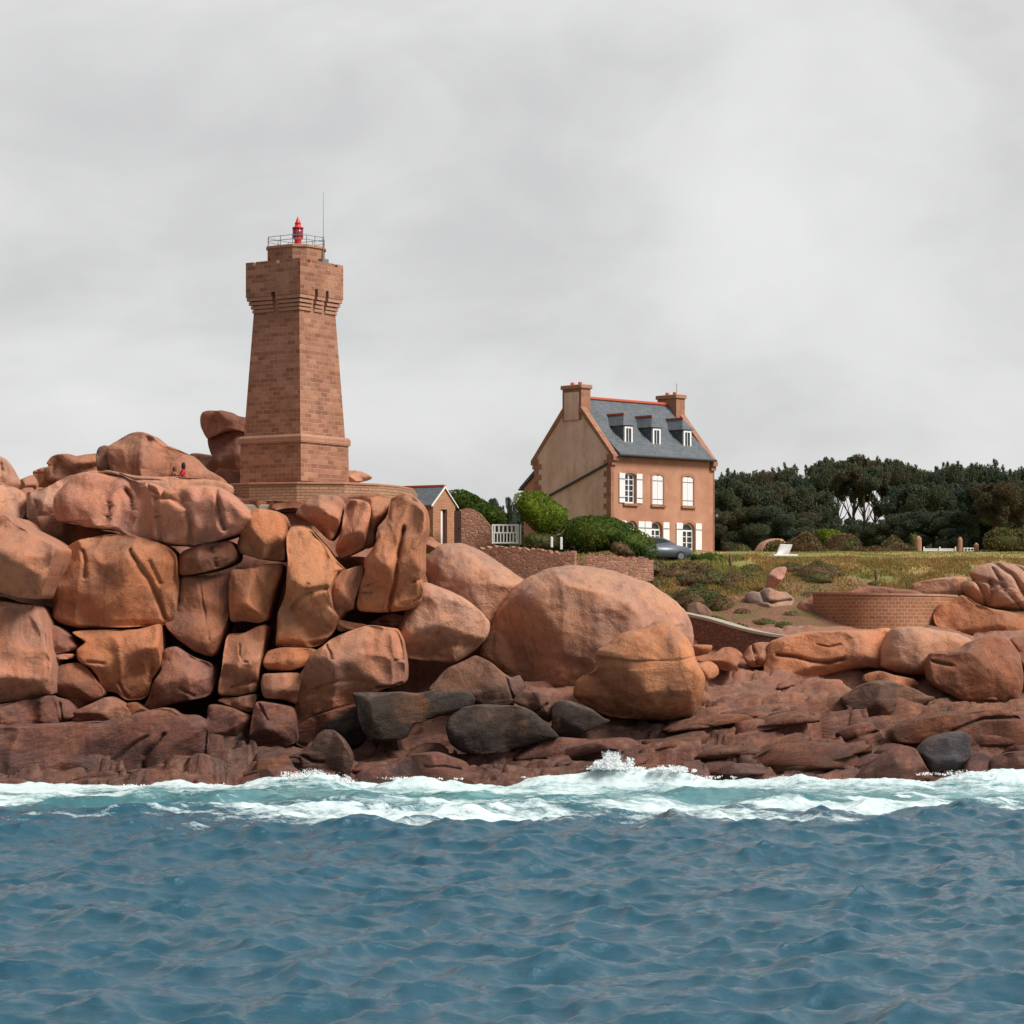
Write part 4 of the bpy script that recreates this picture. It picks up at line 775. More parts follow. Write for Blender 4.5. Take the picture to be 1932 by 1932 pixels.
for i in range(18):
    u = rng.uniform(330, 980); Y = 122.8 + 4.2 * rng.random(); w = rng.uniform(.8, 2.6)
    small_rock(u, Y, w, w * rng.uniform(.3, .5), w, RD, 'low wet rock on the ledge at the foot of the cliff', 'wet rocks at the foot of the cliff', 600 + i, rng.uniform(-.2, .3))
# ------------------------------------------------------------------ lighthouse
TB = at(556, 912, 150); ZT = TB.z
lh = empty('lighthouse', TB, R(-34), 'square tapering lighthouse of pink granite blocks with a small red lantern', 'lighthouse')
MB().frustum(2.185, 2.165, 0, 2.14).build('base', M['tower'], lh)
MB().frustum(2.25, 2.25, 2.14, 2.20).frustum(2.25, 2.17, 2.48, 2.60).frustum(2.265, 2.265, 2.203, 2.478).build('string_course', M['tower_trim'], lh, bevel=.012)
MB().frustum(2.03, 1.63, 2.60, 9.70).build('shaft', M['tower'], lh)
cb = MB()          # stepped corbels under the gallery, with open slots between them
for k, (a, z0, z1) in enumerate([(1.70, 9.56, 9.74), (1.76, 9.78, 9.95), (1.84, 9.99, 10.18), (1.92, 10.22, 10.42)]):
    # front and back faces: two long corbel blocks, side faces: three
    for sgn in (-1, 1):
        for (x0, x1) in ((-a, -.16), (.16, a)): cb.box(x0, x1, min(sgn * 1.2, sgn * a), max(sgn * 1.2, sgn * a), z0, z1)
        for (y0, y1) in ((-a + .02, -.62), (-.36, .36), (.62, a - .02)): cb.box(min(sgn * 1.2, sgn * (a + .006)), max(sgn * 1.2, sgn * (a + .006)), y0, y1, z0, z1)
cb.frustum(1.62, 1.62, 9.70, 10.42)
cb.build('corbels', M['tower_trim'], lh, bevel=.01)
# gallery: a parapet ring with merlons, slots cut at its foot
def solid_minus(name, make, cutters, mat, parent):
    o = make.build(name, mat, parent, uv=False); bpy.context.view_layer.update()
    cut = MB()
    for c in cutters: cut.box(*c)
    c_ = cut.build('cut', None)
    c_.matrix_world = o.matrix_world if parent is None else parent.matrix_world @ o.matrix_basis
    md = o.modifiers.new('b', 'BOOLEAN'); md.object = c_; md.operation = 'DIFFERENCE'; md.solver = 'EXACT'; md.use_self = True
    dg = bpy.context.evaluated_depsgraph_get(); me = bpy.data.meshes.new_from_object(o.evaluated_get(dg)); o.modifiers.clear(); o.data = me
    bpy.data.objects.remove(c_); box_uv(me); return o
bpy.context.view_layer.update()
a = 1.955
slots = [(-.16, .16, -a - .1, -a + .34, 10.3, 10.66), (a - .34, a + .1, -.62, -.36, 10.3, 10.8), (a - .34, a + .1, .36, .62, 10.3, 10.8), (-.16, .16, a - .34, a + .1, 10.3, 10.66)]
cren = []
for t in (-1.42, .28): cren += [(t, t + .2, -a - .1, -a + .4, 12.2, 12.6), (t, t + .2, a - .4, a + .1, 12.2, 12.6)]
for t in (-1.3, 1.2): cren += [(a - .4, a + .1, t, t + .22, 12.22, 12.6), (-a - .1, -a + .4, t, t + .22, 12.22, 12.6)]
solid_minus('gallery', MB().frustum(a, a, 10.43, 12.40), slots + cren + [(-a + .35, a - .35, -a + .35, a - .35, 11.6, 12.7)], M['tower'], lh)
MB().frustum(1.72, 1.72, 11.58, 11.62).build('gallery_floor', M['tower_trim'], lh)
# turret on the gallery, an irregular octagon
oct_ = [(x + .16, y + .12) for x, y in [(-1.05, -1.42), (.72, -1.42), (1.30, -.85), (1.42, .5), (.85, 1.35), (-.9, 1.35), (-1.42, .85), (-1.42, -1.0)]]
MB().prism(oct_, 'z', 11.60, 13.18).build('turret', M['tower'], lh)
MB().prism([(x * 1.05, y * 1.05) for x, y in oct_], 'z', 13.18, 13.34).build('turret_coping', M['tower_trim'], lh, bevel=.02)
rl = MB(); ro = [(x * .98, y * .98) for x, y in oct_]
for (x0, y0), (x1, y1) in zip(ro, ro[1:] + ro[:1]):
    for z in (13.62, 13.86): rl.tube([(x0, y0, z), (x1, y1, z)], .018, 5)
    for t in (0, .5): rl.tube([(x0 + (x1 - x0) * t, y0 + (y1 - y0) * t, 13.3), (x0 + (x1 - x0) * t, y0 + (y1 - y0) * t, 13.87)], .02, 5)
rl.build('railing', M['steel'], lh, uv=False)
lan = MB().lathe([(.20, 13.34), (.22, 13.36), (.20, 13.42), (.20, 13.78), (.30, 13.86), (.30, 13.90)], 20).build('lantern', M['red'], lh, True, False)
g_ = NT('lantern_glass'); g_.col((.20, .05, .07)); g_.set('Roughness', .12); g_.set('Specular IOR Level', .6); M['lglass'] = g_.m
MB().lathe([(.275, 13.90), (.275, 14.44)], 20).build('lantern_glazing', M['lglass'], lan, True, False)
lb = MB()
for k in range(10):
    t = 2 * math.pi * k / 10; lb.tube([(.285 * math.cos(t), .285 * math.sin(t), 13.9), (.285 * math.cos(t), .285 * math.sin(t), 14.44)], .014, 4)
lb.build('glazing_bar', M['red'], lan, uv=False)
MB().lathe([(.33, 14.44), (.33, 14.48), (.20, 14.54), (.17, 14.60), (.17, 14.70), (.19, 14.72), (.13, 14.80), (.10, 14.92), (.05, 15.02), (.02, 15.10)], 20).build('lantern_dome', M['red'], lan, True, False)
lan.location = (.12, .14, 0)
mst = MB().tube([(1.66, .5, 12.30), (1.66, .5, 13.9)], .035, 6).tube([(1.66, .5, 13.9), (1.66, .5, 16.4)], .016, 5, .010)
mst.box(1.45, 1.85, .2, .75, 12.25, 12.62)
mst.build('antenna', M['steel'], lh, uv=False)
# platform round the tower
pf = empty('stone_platform', at(560, 945, 147), 0, 'curved masonry platform the lighthouse stands on, with a pale concrete footing', 'platform')
px_ = lambda u, v, Y: at(u, v, Y) - pf.location
ed = []
for u, Y in [(392, 146), (420, 143), (470, 141.5), (560, 140.6), (650, 141), (715, 142.4), (752, 144.2), (780, 147.5), (788, 154)]: ed.append((px_(u, 0, Y).x, px_(u, 0, Y).y))
ed += [(px_(780, 0, 160).x, px_(780, 0, 160).y), (px_(400, 0, 160).x, px_(400, 0, 160).y)]
zt = 15.0 - pf.location.z
MB().prism(ed, 'z', zt - 1.25, zt - .10).build('retaining_wall', M['plat'], pf)
ed2 = [(x, y - .07 if y < 3 else y) for x, y in ed]
MB().prism(ed2, 'z', zt - .10, zt + .02).build('coping', M['tower_trim'], pf, bevel=.02)
MB().prism([(px_(455, 0, 139.9).x, px_(455, 0, 139.9).y), (px_(566, 0, 139.9).x, px_(566, 0, 139.9).y), (px_(566, 0, 142.5).x, px_(566, 0, 142.5).y), (px_(455, 0, 142.5).x, px_(455, 0, 142.5).y)], 'z', zt - 1.62, zt - 1.22).build('concrete_footing', M['concrete'], pf, bevel=.04)
MB().prism([(-1.9 * 1.35 - .12, -2.1), (2.6, -2.1), (2.6, 5.6), (-2.7, 5.6)], 'z', zt, zt + .03).build('paving', M['plat'], pf)

# ------------------------------------------------------------------ house
m = NT('red_render'); p = m.tc().outputs['Object']; n1_ = m.noise(p, .6, 5, .6, .4); n2_ = m.noise(p, 6, 5, .6)
c = m.mix(m.ramp(n1_, .38, .66), (.40, .185, .115), (.52, .275, .18)); c = m.mix(m.math('MULTIPLY', m.ramp(m.noise(p, 1.1, 6, .6, .3, stretch=(2, 2, .4)), .5, .7), .35), c, (.36, .18, .12))
m.col(m.mix(m.math('MULTIPLY', n2_, .3), c, (.33, .165, .11))); m.bump(n2_, .3, .03); M['render'] = m.m
m = NT('bare_gable_render'); p = m.tc().outputs['Object']
c = m.mix(m.ramp(m.noise(p, .5, 6, .65, .5), .40, .62), (.62, .42, .335), (.74, .55, .455)); c = m.mix(m.math('MULTIPLY', m.ramp(m.noise(p, 1.0, 7, .7, .2, stretch=(2, 2, .5)), .48, .66), .55), c, (.47, .27, .19))
c = m.mix(m.math('MULTIPLY', m.ramp(m.noise(p, 1.6, 8, .75), .56, .64), .45), c, (.68, .52, .40))
z_ = m.n('ShaderNodeSeparateXYZ', {0: p}).outputs[2]
c = m.mix(m.maprange(m.math('ADD', z_, m.math('MULTIPLY', m.n('ShaderNodeSeparateXYZ', {0: p}).outputs[1], .62)), 5.9, 6.0, .0, .0), c, c)
m.col(c); m.bump(m.noise(p, 7, 6, .7), .5, .03); M['gable'] = m.m
M['quoin'] = masonry('quoin_stone', (.30, .135, .090), (.38, .185, .12), (.40, .26, .18), .5, .32, .015, stain=.3)
M['slate'] = masonry('slate_roof', (.105, .122, .142), (.145, .162, .182), (.055, .062, .072), .26, .17, .008, stain=.35, bump=.35)
M['glass'] = (lambda q: (q.col((.035, .040, .045)), q.set('Roughness', .08), q.set('Specular IOR Level', .7), q.m)[-1])(NT('window_glass'))
m = NT('white_boards'); pc = m.tc().outputs['Object']
m.col(m.mix(m.math('MULTIPLY', m.noise(pc, 5, 5, .6), .25), (.82, .82, .83), (.62, .62, .63))); m.set('Roughness', .5); M['shutter'] = m.m

HX = at(1154, 1060, 165); HZ = 12.0 - .4
ho = empty('stone_house', (HX.x, HX.y, HZ), R(43), 'red rendered two storey house with slate roof, white shutters and stepped chimneys', 'house')
HW, HD, HE, HR = 9.3, 6.9, 6.55, 10.15       # width, depth, eaves, ridge above the base
def hx(u, y=0.):                              # local x on the plane y that shows at photo column u
    k = (u - CX) / F; c_, s_ = math.cos(R(43)), math.sin(R(43))
    return (k * (HX.y + y * c_) - HX.x + y * s_) / (c_ - k * s_)
def hz(v, x, y=0.): return EYE - (v - HV) * (HX.y + x * math.sin(R(43)) + y * math.cos(R(43))) / F - HZ
def arch(cx, w, z0, z1, rise=.0, n=8):
    if rise <= 0: return [(cx - w / 2, z0), (cx + w / 2, z0), (cx + w / 2, z1), (cx - w / 2, z1)]
    r_ = [(cx + w / 2, z0)] + [(cx + w / 2 * math.cos(math.pi * k / n), z1 - rise + rise * math.sin(math.pi * k / n)) for k in range(n + 1)] + [(cx - w / 2, z0)]
    return r_
wu = [(hx(u), 1.0) for u in (1189, 1241, 1298)]; zu0, zu1 = 3.45, 5.35
gd = [(hx(1192), 1.0), (hx(1239), 1.0), (hx(1299), 1.15)]; zg0, zg1 = .25, 2.38
wall_poly = [(0, 0), (HD, 0), (HD, HE - .22), (HD / 2, HR - .25), (0, HE - .22)]
wb = MB().prism(wall_poly, 'x', 0, HW).build('wall', M['render'], ho, uv=False)
ct = MB()
for cx, w in wu: ct.prism(arch(cx, w, zu0, zu1, .16), 'y', -.5, .28)
for cx, w in gd: ct.prism(arch(cx, w, zg0, zg1, .42), 'y', -.5, .30)
bpy.context.view_layer.update()
cto = ct.build('cut', None); cto.matrix_world = ho.matrix_world.copy()
md = wb.modifiers.new('b', 'BOOLEAN'); md.object = cto; md.solver = 'EXACT'; md.use_self = True
me = bpy.data.meshes.new_from_object(wb.evaluated_get(bpy.context.evaluated_depsgraph_get())); wb.modifiers.clear(); wb.data = me; bpy.data.objects.remove(cto)
# gable skins with quoins and a raised rake coping
sl = (HR - HE) / (HD / 2)
for gx, nm in ((0, 'gable'), (HW, 'gable')):
    x0, x1 = (-.06, -.003) if gx == 0 else (HW + .003, HW + .06)
    MB().prism([(.02, 0), (HD - .02, 0), (HD - .02, HE - .1), (HD / 2, HR - .1), (.02, HE - .1)], 'x', x0, x1).build('gable', M['gable'], ho)
for (cx_, cy) in ((0, 0), (0, HD), (HW, 0)):
    q = MB()
    for k in range(19):
        L = .62 if k % 2 else .36; z0 = k * .34; z1 = z0 + .341
        y0, y1 = (-.03, L) if cy == 0 else (HD - L, HD + .03)
        if cx_ == 0: q.box(-.09, .001, y0, y1, z0, z1)
        else: q.box(HW - .001, HW + .09, y0, y1, z0, z1)
        if cx_ == 0 and cy == 0: q.box(-.0895, .16, -.0305, .002, z0, z1)
    q.build('quoin', M['quoin'], ho)
for gx in (0, HW):
    rk = MB(); x0, x1 = (-.13, .34) if gx == 0 else (HW - .34, HW + .13)
    for s_ in (-1, 1):
        def P(t, dz): y = HD / 2 + s_ * t; return (y, HR - sl * t + dz)
        rk.prism([P(.55, -.12), P(HD / 2 + .30, -.16), P(HD / 2 + .30, .12), P(.55, .30)], 'x', x0, x1)
        rk.box(x0 + .01, x1 - .01, HD / 2 + s_ * (HD / 2 + .02) - .14, HD / 2 + s_ * (HD / 2 + .02) + .14, HE - .75, HE - .35)
        rk.box(x0 + .005, x1 - .005, HD / 2 + s_ * (HD / 2 + .04) - .20, HD / 2 + s_ * (HD / 2 + .04) + .20, HE - .34, HE - .08)
    rk.build('gable_coping', M['quoin'], ho)
rf = MB()
for s_ in (-1, 1):
    yc = HD / 2
    pts = [(yc, HR + .06), (yc + s_ * 1.9, HR + .06 - sl * 1.9 - .03), (yc + s_ * (HD / 2 + .42), HE - .06), (yc + s_ * (HD / 2 + .42), HE - .18), (yc + s_ * 1.9, HR - sl * 1.9 - .12), (yc, HR - .06)]
    rf.prism(pts, 'x', .343, HW - .343)
roof = rf.build('roof', M['slate'], ho)
MB().box(.35, HW - .35, HD / 2 - .13, HD / 2 + .13, HR + .02, HR + .20).build('ridge_tile', M['tile_red'], roof, bevel=.04)
MB().tube([(.2, -.46, HE - .13), (HW - .2, -.46, HE - .13)], .075, 8).build('gutter', M['dark'], ho, uv=False)
# chimneys on both gables
for (x0, x1, zt_, y0, y1) in ((-.10, .72, HR + .58, HD / 2 - .85, HD / 2 + .85), (HW - .72, HW + .10, HR + .46, HD / 2 - .85, HD / 2 + .85)):
    ch = MB().box(x0, x1, y0, y1, HR - 1.4, zt_).build('chimney', M['quoin'] if x0 > 1 else M['quoin'], ho)
    MB().box(x0 - .10, x1 + .10, y0 - .10, y1 + .10, zt_ + .002, zt_ + .26).build('chimney_cap', M['tower_trim'], ch, bevel=.03)
    pt = MB()
    for k in (.3, .7): pt.lathe([(.14, zt_ + .26), (.12, zt_ + .46)], 10, ((x0 + x1) / 2, y0 + (y1 - y0) * k))
    pt.build('chimney_pot', M['tile_red'], ch, True, False)
    if x0 < 0: MB().box(x0 - .055, x0 - .002, y0 + .22, y1 - .22, HR - 1.38, zt_ - .2).build('chimney_panel', M['gable'], ch)
MB().tube([(HW - .1, HD / 2 - .3, HR + .7), (HW - .1, HD / 2 - .3, HR + 1.5)], .014, 4).build('aerial', M['dark'], ho, uv=False)
# lean-to behind the near gable
MB().prism([(HD + .02, 0), (HD + 1.35, 0), (HD + 1.35, HE - 1.9), (HD + .02, HE - .9)], 'x', .25, 3.2).build('lean_to', M['render'], ho)
MB().prism([(HD + .035, HE - .62), (HD + 1.6, HE - 1.83), (HD + 1.6, HE - 2.0), (HD + .035, HE - .84)], 'x', .1, 3.4).build('lean_to_roof', M['slate'], ho)
MB().tube([(.1, HD + 1.66, HE - 1.97), (3.4, HD + 1.66, HE - 1.97)], .07, 6).build('lean_to_gutter', M['dark'], ho, uv=False)
MB().prism([(.25, HE - .62), (HD - .2, HE - 2.85), (HD - .2, HE - 2.98), (.25, HE - .75)], 'x', -.20, -.062).build('lead_flashing', M['dark'], ho)
# dormers
for u in (1185, 1238, 1296):
    yw = .62; xc = hx(u, yw)
    z0, z1 = HE + .62, HE + 1.84; w2 = .43
    dm = MB(); zr = z1 + .74
    yb = lambda z: HD / 2 - (HR - z) / sl
    dm.prism([(yw, z0 - .4), (yw, z1), (yb(z1) + .5, z1), (yb(z0 - .4) + .5, z0 - .4)], 'x', xc - w2, xc + w2)
    d_ = dm.build('dormer', M['slate'], ho)
    # hipped little roof
    b = MB().b; ov = .14
    vs = [b.verts.new(v) for v in ((xc - w2 - ov, yw - ov, z1), (xc + w2 + ov, yw - ov, z1), (xc + w2 + ov, yb(z1) + .4, z1), (xc - w2 - ov, yb(z1) + .4, z1), (xc, yw + .38, zr), (xc, yb(zr) + .3, zr))]
    for f in ((0, 1, 4), (1, 2, 5, 4), (3, 0, 4, 5), (0, 3, 2, 1), (2, 3, 5)): b.faces.new([vs[i] for i in f])
    mb = MB(); mb.b.free(); mb.b = b; dr = mb.build('dormer_roof', M['slate'], d_)
    MB().box(xc - .07, xc + .07, yw + .32, yb(zr) + .05, zr - .03, zr + .08).build('ridge_tile', M['tile_red'], d_)
    fr = MB(); a0, a1, b0, b1 = xc - .36, xc + .36, z0 + .02, z1 - .06
    for (p0, p1, q0, q1) in ((a0, a0 + .13, b0, b1), (a1 - .13, a1, b0, b1), (a0 + .131, a1 - .131, b0, b0 + .12), (a0 + .131, a1 - .131, b1 - .12, b1)): fr.box(p0, p1, yw - .06, yw - .004, q0, q1)
    fr.box(xc - .02, xc + .02, yw - .045, yw - .004, b0 + .121, b1 - .121)
    wf = fr.build('window', M['white'], ho)
    MB().box(a0 + .12, a1 - .12, yw - .022, yw - .006, b0 + .11, b1 - .11).build('pane', M['glass'], wf)
# windows of the facade
def window(cx, w, z0, z1, rise, yq=.14, transom=None, rows=4):
    fr = MB(); o_ = arch(cx, w - .02, z0 + .01, z1 - .01, rise); t = .09
    i_ = arch(cx, w - .02 - 2 * t, z0 + .01 + t, z1 - .01 - t, max(rise - .03, .0) if rise else 0)
    if len(o_) == len(i_):
        A = [fr.b.verts.new((x, yq, z)) for x, z in o_]; B = [fr.b.verts.new((x, yq, z)) for x, z in i_]; A2 = [fr.b.verts.new((x, yq + .06, z)) for x, z in o_]; B2 = [fr.b.verts.new((x, yq + .06, z)) for x, z in i_]
        n_ = len(o_)
        for k in range(n_):
            j = (k + 1) % n_
            fr.b.faces.new((A[k], A[j], B[j], B[k])); fr.b.faces.new((B[k], B[j], B2[j], B2[k])); fr.b.faces.new((A2[j], A2[k], B2[k], B2[j])); fr.b.faces.new((A[j], A[k], A2[k], A2[j]))
    zt = transom or (z1 - rise * .3)
    fr.box(cx - .045, cx + .045, yq - .012, yq + .05, z0 + t, zt)
    if transom: fr.box(cx - w / 2 + t, cx + w / 2 - t, yq - .01, yq + .05, transom - .05, transom + .05)
    for k in range(1, rows):
        z = z0 + t + (zt - z0 - t) * k / rows
        for a_, b_ in ((cx - w / 2 + t, cx - .046), (cx + .046, cx + w / 2 - t)): fr.box(a_, b_, yq + .004, yq + .04, z - .022, z + .022)
    wf = fr.build('window', M['white'], ho)
    MB().prism(arch(cx, w - .06, z0 + .03, z1 - .03, rise), 'y', yq + .042, yq + .055).build('pane', M['glass'], wf)
    return wf
def shutter(x0, x1, z0, z1, top=0., closed=False):
    sb = MB(); n_ = 4; y0, y1 = (-.075, -.035) if not closed else (.02, .07)
    for k in range(n_):
        a_, b_ = x0 + (x1 - x0) * k / n_ + .004, x0 + (x1 - x0) * (k + 1) / n_ - .004
        za = z1 - (top * abs((k + .5) / n_ - .5) * 2 if closed else 0)
        sb.box(a_, b_, y0, y1, z0, za)
    sb.box(x0 + .01, x1 - .01, y1 - .002, y1 + .012, z0 + .05, z1 - top - .05)
    s_ = sb.build('shutter', M['shutter'], ho, bevel=.004)
    hs = MB()
    for t in (.17, .80): z = z0 + (z1 - z0) * t; hs.box(x0 + .01, x1 - .01, y0 - .013, y0 - .002, z - .022, z + .022)
    hs.build('hinge_strap', M['dark'] if not closed else M['steel'], s_, uv=False)
def surround(cx, w, z0, z1, rise, sill=True):
    o_ = arch(cx, w + .30, z0, z1 + .17, rise); i_ = arch(cx, w + .002, z0, z1, rise); sb = MB(); n_ = len(o_)
    if rise:
        A = [sb.b.verts.new((x, -.028, z)) for x, z in o_]; B = [sb.b.verts.new((x, -.028, z)) for x, z in i_]; A2 = [sb.b.verts.new((x, .02, z)) for x, z in o_]; B2 = [sb.b.verts.new((x, .02, z)) for x, z in i_]
        for k in range(n_ - 1):
            j = k + 1
            sb.b.faces.new((A[k], A[j], B[j], B[k])); sb.b.faces.new((B[k], B[j], B2[j], B2[k])); sb.b.faces.new((A[j], A[k], A2[k], A2[j]))
    return sb.build('window_surround', M['trimh'], ho)
M['trimh'] = simple('pink_window_stone', (.42, .20, .125), .85, 4, .3, .3)
for k, (cx, w) in enumerate(wu):
    surround(cx, w, zu0, zu1, .16)
    sill = MB().box(cx - w / 2 - .16, cx + w / 2 + .16, -.14, .05, zu0 - .17, zu0 - .005).build('window_sill', M['quoin'], ho, bevel=.02)
    wf = window(cx, w, zu0, zu1, .16, .16, None, 5)
    if k == 0: shutter(cx - w / 2 - .52, cx - w / 2 - .02, zu0 + .03, zu1 - .02); shutter(cx + w / 2 + .03, cx + w / 2 + .53, zu0 + .03, zu1 - .02)
    else: shutter(cx - w / 2 + .02, cx - .01, zu0 + .02, zu1 - .02, .07, True); shutter(cx + .01, cx + w / 2 - .02, zu0 + .02, zu1 - .02, .07, True)
for k, (cx, w) in enumerate(gd):
    surround(cx, w, zg0, zg1, .42)
    window(cx, w, zg0, zg1, .42, .18, zg1 - .52, 4)
    shutter(cx - w / 2 - .60, cx - w / 2 - .03, zg0 + .03, zg1 - .03); shutter(cx + w / 2 + .04, cx + w / 2 + .60, zg0 + .03, zg1 - .03)
MB().tube([(HW + .18, .3, 2.9), (HW + .45, .2, 2.95)], .02, 5).box(HW + .36, HW + .58, .1, .3, 2.84, 3.0).build('wall_lamp', M['steel'], ho, uv=False)

# ------------------------------------------------------------------ outbuilding
so = at(817, 1020, 160); so.z = 12.2
sh = empty('stone_shed', (so.x, so.y, so.z), R(58), 'small stone shed with a slate roof and a tall narrow door, beside the cliff', 'shed')
sw, sd, se, sr = 2.45, 3.6, 2.5, 3.5       # gable width (x), depth (y) etc.
M['shedst'] = masonry('shed_stone', (.40, .17, .09), (.45, .22, .125), (.42, .27, .18), .36, .18, .02, stain=.25)
# gable faces the sea; ridge runs along local y turned west
s2 = MB().prism([(0, 0), (sw, 0), (sw, se), (sw / 2, sr), (0, se)], 'y', 0, sd)
solid_minus('wall', s2, [(.85, 1.55, -.2, .3, .1, 2.25)], M['shedst'], sh)
MB().box(.86, 1.22, .12, .17, .1, 2.2).build('door', M['white'], sh)
MB().box(1.225, 1.545, .2, .24, .1, 2.2).build('door_panel', M['brown_door'], sh)
rr = MB()
for s_ in (-1, 1):
    k = (sr - se) / (sw / 2)
    rr.prism([(sw / 2, sr + .05), (sw / 2 + s_ * (sw / 2 + .22), se - .22 * k + .05), (sw / 2 + s_ * (sw / 2 + .22), se - .22 * k + .15), (sw / 2, sr + .17)], 'y', -.02, sd + .12)
rf2 = rr.build('roof', M['slate'], sh)
MB().box(sw / 2 - .1, sw / 2 + .1, -.03, sd + .14, sr + .12, sr + .25).build('ridge_tile', M['tile_red'], rf2)
bb = MB()
for s_ in (-1, 1): bb.prism([(sw / 2, sr + .05), (sw / 2 + s_ * (sw / 2 + .24), se - .24 * k + .05), (sw / 2 + s_ * (sw / 2 + .24), se - .24 * k + .13), (sw / 2, sr + .14)], 'y', -.10, -.03)
bb.build('barge_board', M['white'], sh)
# ------------------------------------------------------------------ walls, gate, posts, bench, fence
def wall_strip(name, pts, th, mat, label, cat, cap=None, capm=None, group=None):
    """pts: (x, y, z_bottom, z_top) along the wall"""
    o0 = Vector((pts[0][0], pts[0][1], pts[0][2])); r_ = empty(name, o0, 0, label, cat, group, 'thing')
    def strip(h0, h1, grow, nm, mt):
        V, Fc = [], []
        for i, (x, y, zb, zt) in enumerate(pts):
            a_ = Vector(pts[max(i - 1, 0)][:2]); b_ = Vector(pts[min(i + 1, len(pts) - 1)][:2]); t = (b_ - a_).normalized(); n_ = Vector((-t.y, t.x)) * (th / 2 + grow)
            for sg in (-1, 1):
                for z in (h0(zb, zt), h1(zb, zt)): V.append((x + sg * n_.x - o0.x, y + sg * n_.y - o0.y, z - o0.z))
        for i in range(len(pts) - 1):
            k, j = i * 4, i * 4 + 4
            Fc += [(k, k + 1, j + 1, j), (k + 3, k + 2, j + 2, j + 3), (k + 1, k + 3, j + 3, j + 1), (k + 2, k, j, j + 2)]
        e_ = (len(pts) - 1) * 4; Fc += [(0, 2, 3, 1), (e_, e_ + 1, e_ + 3, e_ + 2)]
        b = bmesh.new(); vs = [b.verts.new(v) for v in V]
        for f in Fc: b.faces.new([vs[i] for i in f])
        mb = MB(); mb.b.free(); mb.b = b; o = mb.build(nm, mt, r_, uv=False)
        # uv along the wall
        me = o.data; L = me.uv_layers.new(name='uv'); run = np.r_[0, np.cumsum([math.dist(p[:2], q_[:2]) for p, q_ in zip(pts, pts[1:])])]
        xy = np.array([(p[0] - o0.x, p[1] - o0.y) for p in pts])
        for l_ in me.loops:
            c_ = me.vertices[l_.vertex_index].co; k = int(np.argmin(np.hypot(xy[:, 0] - c_.x, xy[:, 1] - c_.y))); L.data[l_.index].uv = (run[k], c_.z)
        return o
    strip(lambda b, t: b, lambda b, t: t, 0, 'wall', mat)
    if cap: strip(lambda b, t: t + .002, lambda b, t: t + cap, .05, 'coping', capm)
    return r_
def zat(v, Y): return EYE - (v - HV) * Y / F
def arcp(spec, n=10):
    """spec rows (u, Y, v_top, v_bottom), smoothly resampled"""
    sp = np.array(spec, float); t = np.linspace(0, len(sp) - 1, n * (len(sp) - 1) + 1); k = np.arange(len(sp)); out = []; cv = [np.interp(t, k, sp[:, j]) for j in range(4)]
    g_ = n; kern = np.ones(g_) / g_
    for j in range(4): e_ = np.concatenate([2 * cv[j][0] - cv[j][g_:0:-1], cv[j], 2 * cv[j][-1] - cv[j][-2:-g_ - 2:-1]]); cv[j] = np.convolve(np.convolve(e_, kern, 'same'), kern, 'same')[g_:-g_]
    for i in range(len(t)):
        u, Y, vt, vb = [c_[i] for c_ in cv]; p = at(u, 0, Y); out.append((p.x, p.y, zat(vb, Y), zat(vt, Y)))
    return out
wall_strip('curved_sea_wall', arcp([(1546, 147.5, 1121, 1215), (1600, 145.4, 1122, 1215), (1660, 144.6, 1123, 1215), (1720, 144.8, 1124, 1215), (1770, 146.2, 1125, 1215), (1800, 148.5, 1127, 1215)]), .55, M['bandw'],
    'curved sea wall of squared blocks with a pale coping between the turf and the boulders', 'wall', .12, M['tower_trim'])
wall_strip('low_sea_wall', arcp([(1270, 144, 1156, 1240), (1310, 143, 1164, 1240), (1350, 142, 1172, 1240), (1400, 140.6, 1189, 1240), (1450, 139.8, 1200, 1245), (1500, 139.3, 1206, 1245)]), .7, M['rubble_dark'],
    'dark rubble sea wall with a pale sloping top descending beside the giant boulder', 'wall', .14, M['concrete'])
def ragged(spec, seed, n=14, amp=.16):
    r_ = random.Random(seed); return [(x, y, zb, zt + r_.uniform(-amp, amp * .4)) for x, y, zb, zt in arcp(spec, n)]
wall_strip('rubble_wall', ragged([(895, 151.5, 1032, 1160), (960, 150.6, 1030, 1160), (1020, 150, 1036, 1150), (1060, 149.6, 1044, 1140), (1088, 149.4, 1040, 1130)], 3), .6, M['rubble'], 'rough reddish stone wall running down from the gate', 'wall')
wall_strip('rubble_wall', ragged([(1106, 150.2, 1043, 1110), (1122, 150.2, 1044, 1110), (1180, 150.6, 1050, 1100), (1232, 151.4, 1056, 1095)], 4), .6, M['rubble'], 'shorter rough stone wall below the green bushes and the parked car', 'wall')
# rounded-top wall beside the shed
r_ = []
for (u, v) in [(858, 972), (868, 962), (880, 959), (895, 961), (908, 970), (920, 984), (932, 1000), (936, 1030)]: r_.append(at(u, v, 159.5))
b = MB(); o0 = Vector((r_[0].x, 159.2, 12.0))
poly = [(p.x - o0.x, p.z - o0.z) for p in r_] + [(r_[-1].x - o0.x, -.8), (r_[0].x - o0.x, -.8)]
b.prism(poly, 'y', 0, .7); ow = b.build('round_topped_wall', M['rubble_dark'], None); ow.location = o0; ow.data.materials[0] = M['rubble']
tag(ow, 'round-topped rough stone wall between the shed and the white gate', 'wall', kind='thing')
dr = MB().box(0, .42, 0, .06, 0, 1.95).box(.30, .36, -.04, 0, .9, .98).build('plank_door', M['brown_door'], None); p = at(860, 1022, 158.9); dr.location = (p.x - .1, p.y, p.z - .1)
tag(dr, 'narrow dark brown plank door beside the shed', 'door', kind='thing')
